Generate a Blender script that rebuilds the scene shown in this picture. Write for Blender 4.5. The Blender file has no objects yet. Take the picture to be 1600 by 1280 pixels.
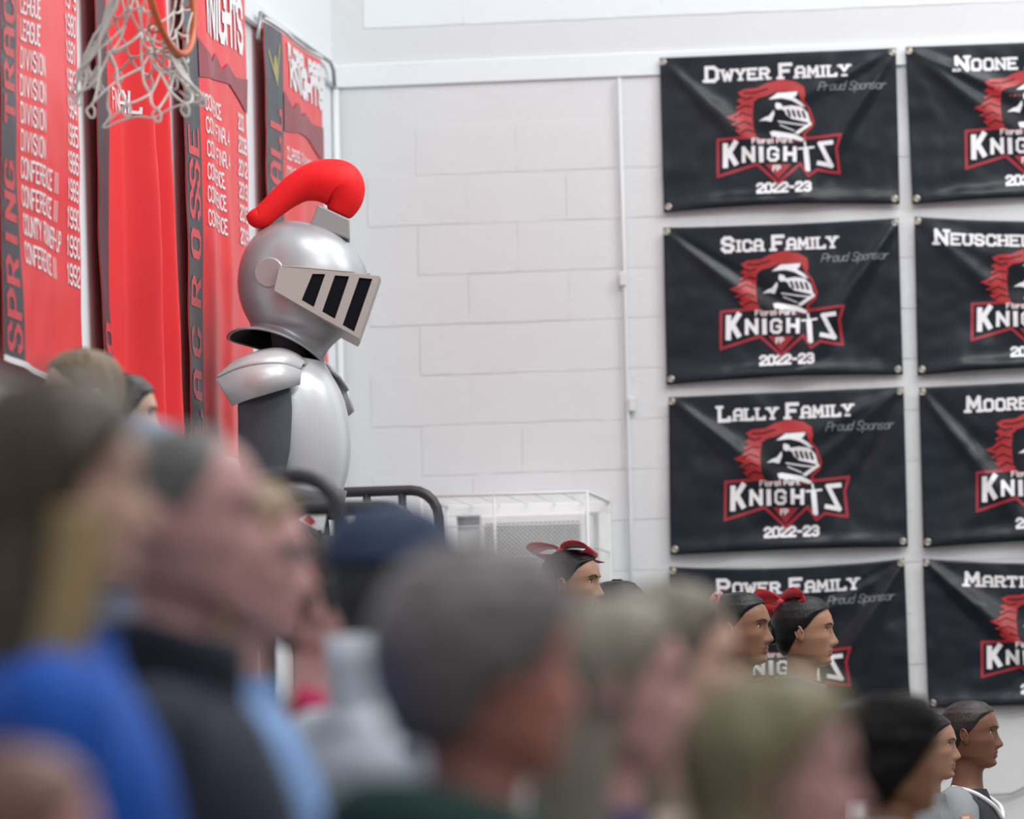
import bpy, bmesh, math, random
import numpy as np
from mathutils import Vector, Matrix, noise
from mathutils.geometry import tessellate_polygon
random.seed(7)
R = math.radians
C = bpy.context.scene.collection
SC = bpy.context.scene

# ------------------------------------------------------------------ camera
CAM = Vector((0, 0, 1.3))
F_PX = 8889.0                      # 200 mm on a 36 mm sensor, image 1600 wide
YAW, ROLL = math.atan(0.135), 0.0225
PITCH = math.atan(686 / F_PX)
fwd = Vector((-math.sin(YAW) * math.cos(PITCH), math.cos(YAW) * math.cos(PITCH), math.sin(PITCH)))
r0 = fwd.cross(Vector((0, 0, 1))).normalized()
u0 = r0.cross(fwd)
rgt = r0 * math.cos(ROLL) - u0 * math.sin(ROLL)
upv = u0 * math.cos(ROLL) + r0 * math.sin(ROLL)
cd = bpy.data.cameras.new('camera'); cam = bpy.data.objects.new('camera', cd); C.objects.link(cam)
m = Matrix((rgt, upv, -fwd)).transposed().to_4x4(); m.translation = CAM
cam.matrix_world = m
cd.sensor_width = 36; cd.lens = 200; cd.clip_end = 200; cd.clip_start = 0.1
cd.dof.use_dof = True; cd.dof.focus_distance = 18.9; cd.dof.aperture_fstop = 2.8
SC.camera = cam

def ray(px, py):
    return fwd + rgt * ((px - 800) / F_PX) + upv * ((640 - py) / F_PX)
def at(px, py, d):
    return CAM + ray(px, py) * d
def on_y(px, py, Y):
    d = ray(px, py); return CAM + d * ((Y - CAM.y) / d.y)
def on_x(px, py, X):
    d = ray(px, py); return CAM + d * ((X - CAM.x) / d.x)

# ------------------------------------------------------------------ world, lights, exposure
w = bpy.data.worlds.new('world'); SC.world = w; w.use_nodes = True
bg = w.node_tree.nodes['Background']; bg.inputs[0].default_value = (0.86, 0.9, 1.0, 1); bg.inputs[1].default_value = 0.30
SC.view_settings.view_transform = 'Standard'; SC.view_settings.look = 'None'
SC.view_settings.gamma = 1; SC.view_settings.use_curve_mapping = False
SC.view_settings.exposure = 0.0
def area(name, loc, aim, size, power, col=(1, 0.99, 0.985)):
    l = bpy.data.lights.new(name, 'AREA'); l.shape = 'RECTANGLE'; l.size, l.size_y = size
    l.energy = power; l.color = col
    o = bpy.data.objects.new(name, l); C.objects.link(o); o.location = loc
    o.rotation_euler = (Vector(aim) - Vector(loc)).to_track_quat('-Z', 'Y').to_euler()
    o['kind'] = 'structure'
    return o
area('ceiling_lamp', (0.2, 20.0, 7.6), (-1.0, 21.0, 0), (2.4, 1.2), 120)
area('ceiling_lamp', (-1.2, 17.0, 7.6), (-1.6, 18.5, 0), (2.4, 1.2), 140)
area('ceiling_lamp', (1.8, 14.0, 7.6), (-0.6, 16.0, 1), (2.4, 1.2), 170)
area('ceiling_lamp', (3.5, 18.5, 7.4), (-1.5, 20.0, 2.5), (2.4, 1.6), 170)
area('ceiling_lamp', (0.6, 9.0, 7.6), (-0.8, 8.0, 0), (2.4, 1.2), 210)
area('ceiling_lamp', (1.2, 4.5, 7.6), (-0.9, 6.0, 1.2), (2.4, 1.2), 190)

# ------------------------------------------------------------------ materials
MATS = {}
def mat(name, col, rough=0.6, metal=0.0, var=0.06, scale=8.0, bump=0.0, bscale=60.0, spec=0.5, sss=0.0, coat=0.0, sheen=0.0, stretch=None, alpha=1.0):
    if name in MATS: return MATS[name]
    m = bpy.data.materials.new(name); m.use_nodes = True
    nt = m.node_tree; b = nt.nodes['Principled BSDF']
    tc = nt.nodes.new('ShaderNodeTexCoord'); nz = nt.nodes.new('ShaderNodeTexNoise'); nz.inputs['Scale'].default_value = scale; nz.inputs['Detail'].default_value = 4
    src = tc.outputs['Object']
    if stretch:
        mp = nt.nodes.new('ShaderNodeMapping'); mp.inputs['Scale'].default_value = stretch
        nt.links.new(src, mp.inputs[0]); src = mp.outputs[0]
    nt.links.new(src, nz.inputs['Vector'])
    mx = nt.nodes.new('ShaderNodeMix'); mx.data_type = 'RGBA'
    a = [max(0, c * (1 - var)) for c in col]; c2 = [min(1, c * (1 + var)) for c in col]
    mx.inputs[6].default_value = (*a, 1); mx.inputs[7].default_value = (*c2, 1)
    nt.links.new(nz.outputs['Fac'], mx.inputs[0]); nt.links.new(mx.outputs[2], b.inputs['Base Color'])
    b.inputs['Roughness'].default_value = rough; b.inputs['Metallic'].default_value = metal
    b.inputs['Specular IOR Level'].default_value = spec
    if sss: b.inputs['Subsurface Weight'].default_value = sss; b.inputs['Subsurface Radius'].default_value = (0.012, 0.005, 0.003); b.inputs['Subsurface Scale'].default_value = 1.0
    if coat: b.inputs['Coat Weight'].default_value = coat; b.inputs['Coat Roughness'].default_value = 0.12
    if sheen: b.inputs['Sheen Weight'].default_value = sheen
    if alpha < 1: b.inputs['Alpha'].default_value = alpha
    if bump:
        n2 = nt.nodes.new('ShaderNodeTexNoise'); n2.inputs['Scale'].default_value = bscale; n2.inputs['Detail'].default_value = 5
        nt.links.new(src, n2.inputs['Vector'])
        bp = nt.nodes.new('ShaderNodeBump'); bp.inputs['Strength'].default_value = bump; bp.inputs['Distance'].default_value = 0.004
        nt.links.new(n2.outputs['Fac'], bp.inputs['Height']); nt.links.new(bp.outputs[0], b.inputs['Normal'])
    MATS[name] = m
    return m
WALL = mat('painted_block', (0.68, 0.70, 0.712), 0.55, var=0.03, scale=3, bump=0.35, bscale=35)
WALL_LIT = mat('painted_wall_lit', (0.77, 0.82, 0.845), 0.55, var=0.02, scale=3, bump=0.25, bscale=35)  # paler wall paint; brighter light at top and left is put into the colour
WHITE = mat('white_enamel', (0.80, 0.82, 0.82), 0.35, var=0.03)
WIRE = mat('white_wire', (0.74, 0.76, 0.76), 0.4, var=0.02)
VINYL = mat('black_vinyl', (0.0098, 0.0145, 0.021), 0.33, var=0.25, scale=5, bump=0.06, bscale=14, spec=0.33)
PWHITE = mat('print_white', (0.80, 0.80, 0.82), 0.45, var=0.03)
PRED = mat('print_red', (0.40, 0.022, 0.026), 0.42, var=0.25, scale=25)
PDRED = mat('print_dark_red', (0.33, 0.02, 0.035), 0.42, var=0.15)
PGREY = mat('print_grey', (0.30, 0.32, 0.34), 0.45, var=0.05)
PBLACK = mat('print_black', (0.010, 0.013, 0.018), 0.4, var=0.2, spec=0.2)
RVINYL = mat('red_vinyl', (0.78, 0.035, 0.04), 0.36, var=0.10, scale=3, bump=0.1, bscale=8)
PSTRIPE = mat('print_charcoal', (0.04, 0.047, 0.06), 0.4, var=0.35, scale=12)
PGOLD = mat('print_gold', (0.35, 0.30, 0.08), 0.4)
PBURG = mat('print_maroon', (0.27, 0.035, 0.05), 0.4, var=0.4, scale=30)
LRED = mat('print_letter_red', (0.62, 0.05, 0.06), 0.4, var=0.2, scale=20)
BRASS = mat('grommet_brass', (0.55, 0.52, 0.45), 0.3, metal=0.9)
DARKM = mat('dark_powder_coat', (0.03, 0.028, 0.032), 0.45, var=0.1)
ORANGE = mat('orange_rim', (0.52, 0.11, 0.03), 0.42, var=0.12, scale=20)
CORD = mat('net_cord', (0.66, 0.62, 0.58), 0.85, var=0.12, scale=60, bump=0.6, bscale=600)
SILVER = mat('silver_paint', (0.40, 0.42, 0.44), 0.40, metal=0.45, var=0.05, scale=6, bump=0.05, bscale=12, coat=0.12)
SILVERM = mat('silver_matte', (0.56, 0.57, 0.58), 0.42, metal=0.25, var=0.04, scale=8)
SATIN = mat('satin_breastplate', (0.62, 0.64, 0.66), 0.38, metal=0.3, var=0.03, coat=0.2)
VISORM = mat('visor_metal', (0.47, 0.43, 0.40), 0.45, metal=0.3, var=0.04)
CRESTM = mat('crest_grey', (0.30, 0.30, 0.30), 0.5, metal=0.2, var=0.05)
FOAM = mat('red_foam', (0.86, 0.012, 0.016), 0.6, var=0.06, spec=0.3)
BLACKM = mat('slot_black', (0.004, 0.005, 0.009), 0.6, spec=0.1)
KNIT = mat('grey_knit', (0.062, 0.072, 0.088), 0.85, var=0.15, scale=40, bump=0.8, bscale=350)
FLOORM = mat('gym_floor', (0.30, 0.25, 0.20), 0.3, var=0.15, scale=3, stretch=(1, 12, 1))
DECKM = mat('bleacher_deck', (0.12, 0.11, 0.11), 0.6, var=0.1)
CEILM = mat('ceiling_paint', (0.7, 0.7, 0.7), 0.7)
EYEW = mat('eye_white', (0.6, 0.57, 0.54), 0.25)
IRIS = mat('eye_iris', (0.03, 0.018, 0.012), 0.2)
BROWM = mat('brow_hair', (0.03, 0.02, 0.015), 0.8)
GLASSF = mat('spectacle_frame', (0.08, 0.08, 0.09), 0.3)

# ------------------------------------------------------------------ helpers
def link(name, me, mt=None, parent=None, smooth=False):
    o = bpy.data.objects.new(name, me); C.objects.link(o)
    if mt is not None:
        for x in (mt if isinstance(mt, (list, tuple)) else [mt]): me.materials.append(x)
    if smooth: me.polygons.foreach_set('use_smooth', [True] * len(me.polygons))
    if parent is not None: o.parent = parent
    return o
def mesh(name, V, F, mt=None, parent=None, smooth=False, mi=None):
    me = bpy.data.meshes.new(name); me.from_pydata([tuple(v) for v in V], [], F)
    if mi is not None: me.polygons.foreach_set('material_index', mi)
    me.update()
    return link(name, me, mt, parent, smooth)
def tag(o, label, cat, group=None):
    o['label'] = label; o['category'] = cat
    if group: o['group'] = group
    return o
def empty(name, loc, rz=0.0):
    o = bpy.data.objects.new(name, None); C.objects.link(o); o.location = loc; o.rotation_euler = (0, 0, rz)
    o.empty_display_size = 0.05
    return o
def local(parent, o):        # geometry given in world coordinates, parent an unrotated empty
    o.location = -parent.location
    return o
def thicken(o, t, off=0):
    md = o.modifiers.new('solid', 'SOLIDIFY'); md.thickness = t; md.offset = off; return o
def bevel(o, w, s=2):
    md = o.modifiers.new('bevel', 'BEVEL'); md.width = w; md.segments = s; md.limit_method = 'ANGLE'; return o
class MB:
    def __init__(s): s.V = []; s.F = []; s.M = []
    def add(s, V, F, m=0):
        n = len(s.V); s.V += [Vector(v) for v in V]; s.F += [tuple(i + n for i in f) for f in F]; s.M += [m] * len(F)
    def box(s, a, b, m=0):
        x0, y0, z0 = a; x1, y1, z1 = b
        s.add([(x0,y0,z0),(x1,y0,z0),(x1,y1,z0),(x0,y1,z0),(x0,y0,z1),(x1,y0,z1),(x1,y1,z1),(x0,y1,z1)],
              [(0,3,2,1),(4,5,6,7),(0,1,5,4),(1,2,6,5),(2,3,7,6),(3,0,4,7)], m)
    def tube(s, P, r, n=8, closed=False, m=0, sq=None):
        P = [Vector(p) for p in P]; rs = r if isinstance(r, (list, tuple)) else [r] * len(P)
        V = []; F = []; prev = None
        for i, p in enumerate(P):
            if closed: t = P[(i + 1) % len(P)] - P[i - 1]
            else: t = P[min(i + 1, len(P) - 1)] - P[max(i - 1, 0)]
            t = t.normalized() if t.length > 1e-9 else Vector((0, 0, 1))
            if prev is None:
                a = Vector((0, 0, 1)) if abs(t.z) < 0.9 else Vector((0, 1, 0))
                prev = t.cross(a).normalized()
            prev = (prev - t * prev.dot(t)).normalized(); q = t.cross(prev)
            for k in range(n):
                an = 2 * math.pi * k / n
                V.append(p + (prev * math.cos(an) + q * math.sin(an) * (sq or 1)) * rs[i])
        L = len(P)
        for i in range(L if closed else L - 1):
            j = (i + 1) % L
            for k in range(n):
                F.append((i*n+k, i*n+(k+1)%n, j*n+(k+1)%n, j*n+k))
        if not closed:
            F.append(tuple(reversed(range(n)))); F.append(tuple((L-1)*n + k for k in range(n)))
        s.add(V, F, m)
    def sph(s, c, r, n=12, k=8, m=0):
        c = Vector(c); rx, ry, rz = (r if isinstance(r, (tuple, list)) else (r, r, r)); V = []; F = []
        for i in range(k + 1):
            th = math.pi * i / k
            for j in range(n):
                ph = 2 * math.pi * j / n
                V.append(c + Vector((rx*math.sin(th)*math.cos(ph), ry*math.sin(th)*math.sin(ph), rz*math.cos(th))))
        for i in range(k):
            for j in range(n): F.append((i*n+j, (i+1)*n+j, (i+1)*n+(j+1)%n, i*n+(j+1)%n))
        s.add(V, F, m)
    def xf(s, M):
        s.V = [M @ v for v in s.V]; return s
    def build(s, name, mt, parent=None, smooth=False):
        return mesh(name, s.V, s.F, mt, parent, smooth, s.M)
def catmull(P, n=6):
    P = [Vector(p) for p in P]; out = []
    for i in range(len(P) - 1):
        a = P[max(i-1,0)]; b = P[i]; c = P[i+1]; d = P[min(i+2, len(P)-1)]
        for k in range(n):
            t = k / n
            out.append(0.5*((2*b)+(c-a)*t+(2*a-5*b+4*c-d)*t*t+(3*b-a-3*c+d)*t**3))
    out.append(P[-1]); return out

# ------------------------------------------------------------------ the room
YB = 22.3
XL = on_y(523, 330, YB).x
XR, ZC = 4.6, 8.2
def struct(name, mb, mt, parent=None):
    o = mb.build(name, mt, parent)
    if parent is None: o['kind'] = 'structure'
    return o
b = MB(); b.box((XL-0.3, -2, -0.1), (XR, YB+0.3, 0)); struct('floor', b, FLOORM)
zbelt = on_y(700, 131.3, YB).z          # underside of the beam
zb2 = on_y(700, 95.0, YB).z             # its upper edge
b = MB(); b.box((XL-0.3, YB, 0), (XR, YB+0.3, ZC)); wb = struct('wall_back', b, WALL)
b = MB(); b.box((XL-0.3, 6, 0), (XL, YB, ZC)); wl = struct('wall_left', b, WALL_LIT)
b = MB(); b.box((XL, YB-0.014, zbelt), (XR, YB, zb2)); o = struct('trim_1', b, WALL_LIT); bevel(o, 0.004)
b = MB(); b.box((XL, 8, zbelt), (XL+0.025, YB-0.014, zb2)); o = struct('trim_2', b, WALL_LIT); bevel(o, 0.006)
b = MB(); b.box((XL-0.3, 14.0, ZC), (XR, YB+0.3, ZC+0.2)); struct('ceiling', b, CEILM)
# blocks of the back wall: running bond, joints recessed under the paint
z496 = on_y(1000, 497, YB).z; CH = 0.2
xj = on_y(807, 300, YB).x; BW = 0.40
blocks = []
for v in range(4):
    bm = bmesh.new()
    nx, nz = 8, 4
    hw, hh = BW/2 - 0.0005, CH/2 - 0.0018
    rr = random.Random(v)
    gv = {}
    for i in range(nx + 1):
        for k in range(nz + 1):
            ex = (i in (0, nx)) or (k in (0, nz))
            jx = rr.uniform(-.0018, .0018) if ex else 0; jz = rr.uniform(-.0018, .0018) if ex else 0
            gv[i, k] = bm.verts.new((-hw + 2*hw*i/nx + jx, -0.0030 + rr.uniform(-.0004, .0004) if not ex else -0.0024, -hh + 2*hh*k/nz + jz))
    for i in range(nx):
        for k in range(nz): bm.faces.new((gv[i,k], gv[i+1,k], gv[i+1,k+1], gv[i,k+1]))
    be = [e for e in bm.edges if e.is_boundary]
    ret = bmesh.ops.extrude_edge_only(bm, edges=be)
    for g in ret['geom']:
        if isinstance(g, bmesh.types.BMVert): g.co.y = -0.0006; g.co.x *= 1.003; g.co.z *= 1.006
    bmesh.ops.recalc_face_normals(bm, faces=bm.faces)
    me = bpy.data.meshes.new('block'); bm.to_mesh(me); bm.free(); me.materials.append(WALL)
    me2 = me.copy(); me2.materials.clear(); me2.materials.append(WALL_LIT)
    blocks.append((me, me2))
row = -8
while True:
    zc = z496 + CH/2 + row*CH
    if zc + CH/2 > zb2 + 3.5*CH: break
    if zc + CH/2 > zbelt and zc - CH/2 < zb2 - 0.02: row += 1; continue
    x = xj + (0 if row % 2 == 1 else BW/2) - 9*BW + BW/2
    while x - BW/2 < 1.45:
        if x - BW/2 > XL + 0.0:
            o = bpy.data.objects.new('block', random.choice(blocks)[1 if zc > zbelt else 0]); C.objects.link(o); o.parent = wb
            o.location = (x, YB + random.uniform(-0.0006, 0.0006), zc + random.uniform(-.001, .001)); o.rotation_euler = (R(random.uniform(-.12, .12)), 0, 0)
        x += BW
    row += 1

# conduits
def px_on_back(px, py, off): return on_y(px, py, YB - off)
b = MB(); b.tube([px_on_back(967.5, 122, .02), px_on_back(976, 440, .02), px_on_back(985, 800, .02), px_on_back(993, 1180, .02)], 0.0075, 8)
cn = empty('wall_conduit', px_on_back(985, 1180, .02)); tag(cn, 'thin white conduit running down the middle of the block wall', 'conduit')
local(cn, b.build('pipe', WALL, cn, True))
for (x, y) in ((973.5, 436), (988, 632)):
    c = px_on_back(x, y, .022); b = MB(); b.box(c - Vector((.013, .012, .028)), c + Vector((.013, .012, .028))); local(cn, bevel(b.build('coupling', WALL, cn), .004))
pc = [px_on_back(524, 140, .03), px_on_back(529.5, 460, .03), px_on_back(533, 640, .03), px_on_back(541, 1000, .03)]
b = MB(); b.tube(pc, 0.014, 8)
o = b.build('corner_pipe', WHITE, None, True); tag(o, 'white pipe standing in the corner where the two walls meet', 'pipe')
pp = [on_x(403, 60, XL+.05), on_x(407, 20, XL+.05), on_x(418, 29, XL+.05), on_x(470, 65, XL+.05), on_x(516, 97, XL+.05), on_x(521, 110, XL+.05), on_x(522.5, 135, XL+.05)]
b = MB(); b.tube(pp, 0.008, 8)
o = b.build('banner_rail', mat('rail_grey', (.33, .34, .35), .4, metal=.4), None, True); tag(o, 'thin grey rod along the left wall carrying the banner nearest the corner', 'rod')
b = MB(); b.tube([px_on_back(1498, 1246, .02), px_on_back(1540, 1242, .02), px_on_back(1580, 1240, .02), px_on_back(1605, 1228, .02), px_on_back(1660, 1210, .02)], 0.006, 6)
o = b.build('wall_cable', mat('cable_grey', (.42, .41, .42), .5), None, True); tag(o, 'grey cable sagging along the wall below the banners at far right', 'cable')

# ------------------------------------------------------------------ stroke lettering
G = {  # 4 wide x 6 high, polylines
 'A': [[(0,0),(0,4.6),(1,6),(3,6),(4,4.6),(4,0)],[(0,2.6),(4,2.6)]], 'B': [[(0,0),(0,6),(3,6),(4,5),(4,4),(3,3.1),(0,3.1)],[(3,3.1),(4,2.2),(4,1),(3,0),(0,0)]],
 'C': [[(4,4.4),(4,5),(3,6),(1,6),(0,5),(0,1),(1,0),(3,0),(4,1),(4,1.6)]], 'D': [[(0,0),(0,6),(2.8,6),(4,4.8),(4,1.2),(2.8,0),(0,0)]],
 'E': [[(4,6),(0,6),(0,0),(4,0)],[(0,3.1),(3,3.1)]], 'F': [[(0,0),(0,6),(4,6)],[(0,3.1),(3,3.1)]],
 'G': [[(4,4.6),(4,5),(3,6),(1,6),(0,5),(0,1),(1,0),(3,0),(4,1),(4,2.8),(2.4,2.8)]], 'H': [[(0,0),(0,6)],[(4,0),(4,6)],[(0,3),(4,3)]],
 'I': [[(2,0),(2,6)]], 'K': [[(0,0),(0,6)],[(4,6),(0.6,2.8)],[(1.5,3.6),(4,0)]], 'L': [[(0,6),(0,0),(3.8,0),(3.8,1.2)]],
 'M': [[(-.3,0),(0,6),(2,2),(4,6),(4.3,0)]], 'N': [[(0,0),(0,6),(4,0),(4,6)]], 'O': [[(1,0),(0,1),(0,5),(1,6),(3,6),(4,5),(4,1),(3,0),(1,0)]],
 'P': [[(0,0),(0,6),(3,6),(4,5),(4,3.6),(3,2.7),(0,2.7)]], 'R': [[(0,0),(0,6),(3,6),(4,5),(4,4),(3,3),(0,3)],[(2.2,3),(4,0)]],
 'S': [[(4,4.6),(4,5),(3,6),(1,6),(0,5),(0,4),(1,3.2),(3,2.8),(4,2),(4,1),(3,0),(1,0),(0,1),(0,1.4)]], 'T': [[(2,0),(2,6)],[(0,5),(0,6),(4,6),(4,5)]],
 'U': [[(0,6),(0,1),(1,0),(3,0),(4,1),(4,6)]], 'V': [[(0,6),(2,0),(4,6)]], 'W': [[(-.5,6),(.8,0),(2,4.4),(3.2,0),(4.5,6)]], 'X': [[(0,0),(4,6)],[(0,6),(4,0)]],
 'Y': [[(0,6),(2,2.9),(4,6)],[(2,2.9),(2,0)]], 'Z': [[(0,6),(4,6),(0,0),(4,0)]],
 '0': [[(1,0),(0,1),(0,5),(1,6),(3,6),(4,5),(4,1),(3,0),(1,0)]], '1': [[(.9,4.8),(2,6),(2,0)]], '2': [[(0,4.6),(0,5),(1,6),(3,6),(4,5),(4,3.8),(0,1),(0,0),(4,0)]],
 '3': [[(0,5),(1,6),(3,6),(4,5),(4,4),(3,3.1),(1.6,3.1)],[(3,3.1),(4,2.2),(4,1),(3,0),(1,0),(0,1)]], '4': [[(3,0),(3,6),(0,2),(4,2)]],
 '5': [[(4,6),(0,6),(0,3.4),(3,3.4),(4,2.5),(4,1),(3,0),(0,0)]], '6': [[(4,5),(3,6),(1,6),(0,5),(0,1),(1,0),(3,0),(4,1),(4,2.4),(3,3.2),(0,3.2)]],
 '8': [[(1,3.1),(0,4),(0,5),(1,6),(3,6),(4,5),(4,4),(3,3.1),(1,3.1),(0,2.2),(0,1),(1,0),(3,0),(4,1),(4,2.2),(3,3.1)]],
 '9': [[(0,1),(1,0),(3,0),(4,1),(4,5),(3,6),(1,6),(0,5),(0,3.6),(1,2.8),(4,2.8)]], '-': [[(.8,3),(3.2,3)]], ' ': [],
 # lower case (thin script / small text)
 'r': [[(0,0),(0,4)],[(0,2.6),(1.2,3.9),(2.6,3.8)]], 'o': [[(1,0),(0,1),(0,3),(1,4),(2.4,4),(3.2,3),(3.2,1),(2.4,0),(1,0)]], 'u': [[(0,4),(0,1),(1,0),(2.2,0),(3.2,1)],[(3.2,4),(3.2,0)]],
 'd': [[(3.2,6.4),(3.2,0)],[(3.2,1),(2.2,0),(1,0),(0,1),(0,3),(1,4),(2.2,4),(3.2,3)]], 'p': [[(0,4),(0,-2)],[(0,3),(1,4),(2.4,4),(3.2,3),(3.2,1),(2.4,0),(0,.6)]],
 'n': [[(0,0),(0,4)],[(0,3),(1,4),(2.4,4),(3.2,3),(3.2,0)]], 's': [[(3,3.4),(2.2,4),(.8,4),(0,3.2),(.8,2.2),(2.2,1.8),(3,1),(2.2,0),(.6,0),(0,.7)]],
 'l': [[(1.2,6.2),(1.2,.6),(1.8,0)]], 'a': [[(3.2,4),(3.2,0)],[(3.2,1),(2.2,0),(1,0),(0,1),(0,3),(1,4),(2.2,4),(3.2,3)]], 'k': [[(0,0),(0,6.2)],[(2.8,4),(0,1.6)],[(1,2.3),(3,0)]],
}
class Print:
    """flat printed shapes in a 2-D plane (u right, v up), later laid on a surface"""
    def __init__(s): s.quads = []; s.tris = []
    def seg(s, a, b, w, mi, step=0.06, cap=0.4):
        a = np.array(a, float); b = np.array(b, float); d = b - a; L = np.hypot(*d)
        if L < 1e-9: return
        d /= L; n = np.array((-d[1], d[0])) * w / 2; a = a - d*w*cap; b = b + d*w*cap
        k = max(1, int(math.ceil((L + w) / step)))
        for i in range(k):
            p = a + (b - a)*i/k; q = a + (b - a)*(i+1)/k
            s.quads.append((p - n, q - n, q + n, p + n, mi))
    def poly(s, P, mi, grid=0.028):
        bm = bmesh.new()
        vs = [bm.verts.new((x, y, 0)) for x, y in P]
        tr = tessellate_polygon([[Vector((x, y, 0)) for x, y in P]])
        for t in tr:
            try: bm.faces.new([vs[i] for i in t])
            except ValueError: pass
        xs = [p[0] for p in P]; ys = [p[1] for p in P]
        for ax, lo, hi in ((0, min(xs), max(xs)), (1, min(ys), max(ys))):
            c = math.floor(lo/grid)*grid + grid
            while c < hi:
                co = (c, 0, 0) if ax == 0 else (0, c, 0); no = (1, 0, 0) if ax == 0 else (0, 1, 0)
                bmesh.ops.bisect_plane(bm, geom=bm.verts[:] + bm.edges[:] + bm.faces[:], plane_co=co, plane_no=no); c += grid
        for f in bm.faces: s.tris.append(([np.array(v.co[:2]) for v in f.verts], mi))
        bm.free()
    def disc(s, c, r, mi, n=14): s.poly([(c[0]+r*math.cos(2*math.pi*i/n), c[1]+r*math.sin(2*math.pi*i/n)) for i in range(n)], mi)
    def text(s, txt, x0, y0, width, h, wt, mi, serif=False, caps=False, M=None, slant=0.0, gap=1.6, jit=0):
        # total advance in cell units
        adv = []
        for k, ch in enumerate(txt):
            c = 1.0
            if caps and not (k == 0 or txt[k-1] == ' '): c = 0.76
            wd = {'I': 1.4, '1': 2.6, ' ': 2.0, 'l': 1.6, 'W': 5, 'M': 4.6, '-': 3}.get(ch, 3.2 if ch.islower() else 4)
            adv.append((c, wd, (wd + gap) * c))
        tot = sum(a[2] for a in adv) - gap
        ux = width / tot; uy = h / 6; x = x0; segs = []
        for ch, (c, wd, ad) in zip(txt, adv):
            off = {'I': -1.3, '1': -.7, '-': -.5, 'W': .5, 'M': .3}.get(ch, 0)
            for pl in G.get(ch, []):
                pts = [(x + (px_+off)*ux*c + slant*py_*uy*c, y0 + py_*uy*c) for px_, py_ in pl]
                for a, b_ in zip(pts, pts[1:]): segs.append((a, b_, wt*(c if caps else 1)))
                if serif:
                    for e, q, raw in ((pts[0], pts[1], pl[0]), (pts[-1], pts[-2], pl[-1])):
                        if raw[1] in (0, 6) and abs(e[1]-q[1]) > abs(e[0]-q[0])*0.8:
                            sl = wt*c*1.15; segs.append(((e[0]-sl*.7, e[1]), (e[0]+sl*.7, e[1]), wt*c*.72))
            x += ad*ux
        for a, b_, ww in segs:
            if M: a, b_ = M(a), M(b_)
            s.seg(a, b_, ww, mi)
    def lay(s, name, surf, mats, parent, eps=0.0012, keep=None):
        V = []; F = []; MI = []
        for q in s.quads:
            n = len(V); V += [surf(p[0], p[1], eps*(1 + q[4]*.6)) for p in q[:4]]; F.append((n, n+1, n+2, n+3)); MI.append(q[4])
        for t, mi in s.tris:
            n = len(V); V += [surf(p[0], p[1], eps*(1 + mi*.6)) for p in t]; F.append(tuple(range(n, n+len(t)))); MI.append(mi)
        return mesh(name, V, F, mats, parent, True, MI)

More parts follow.
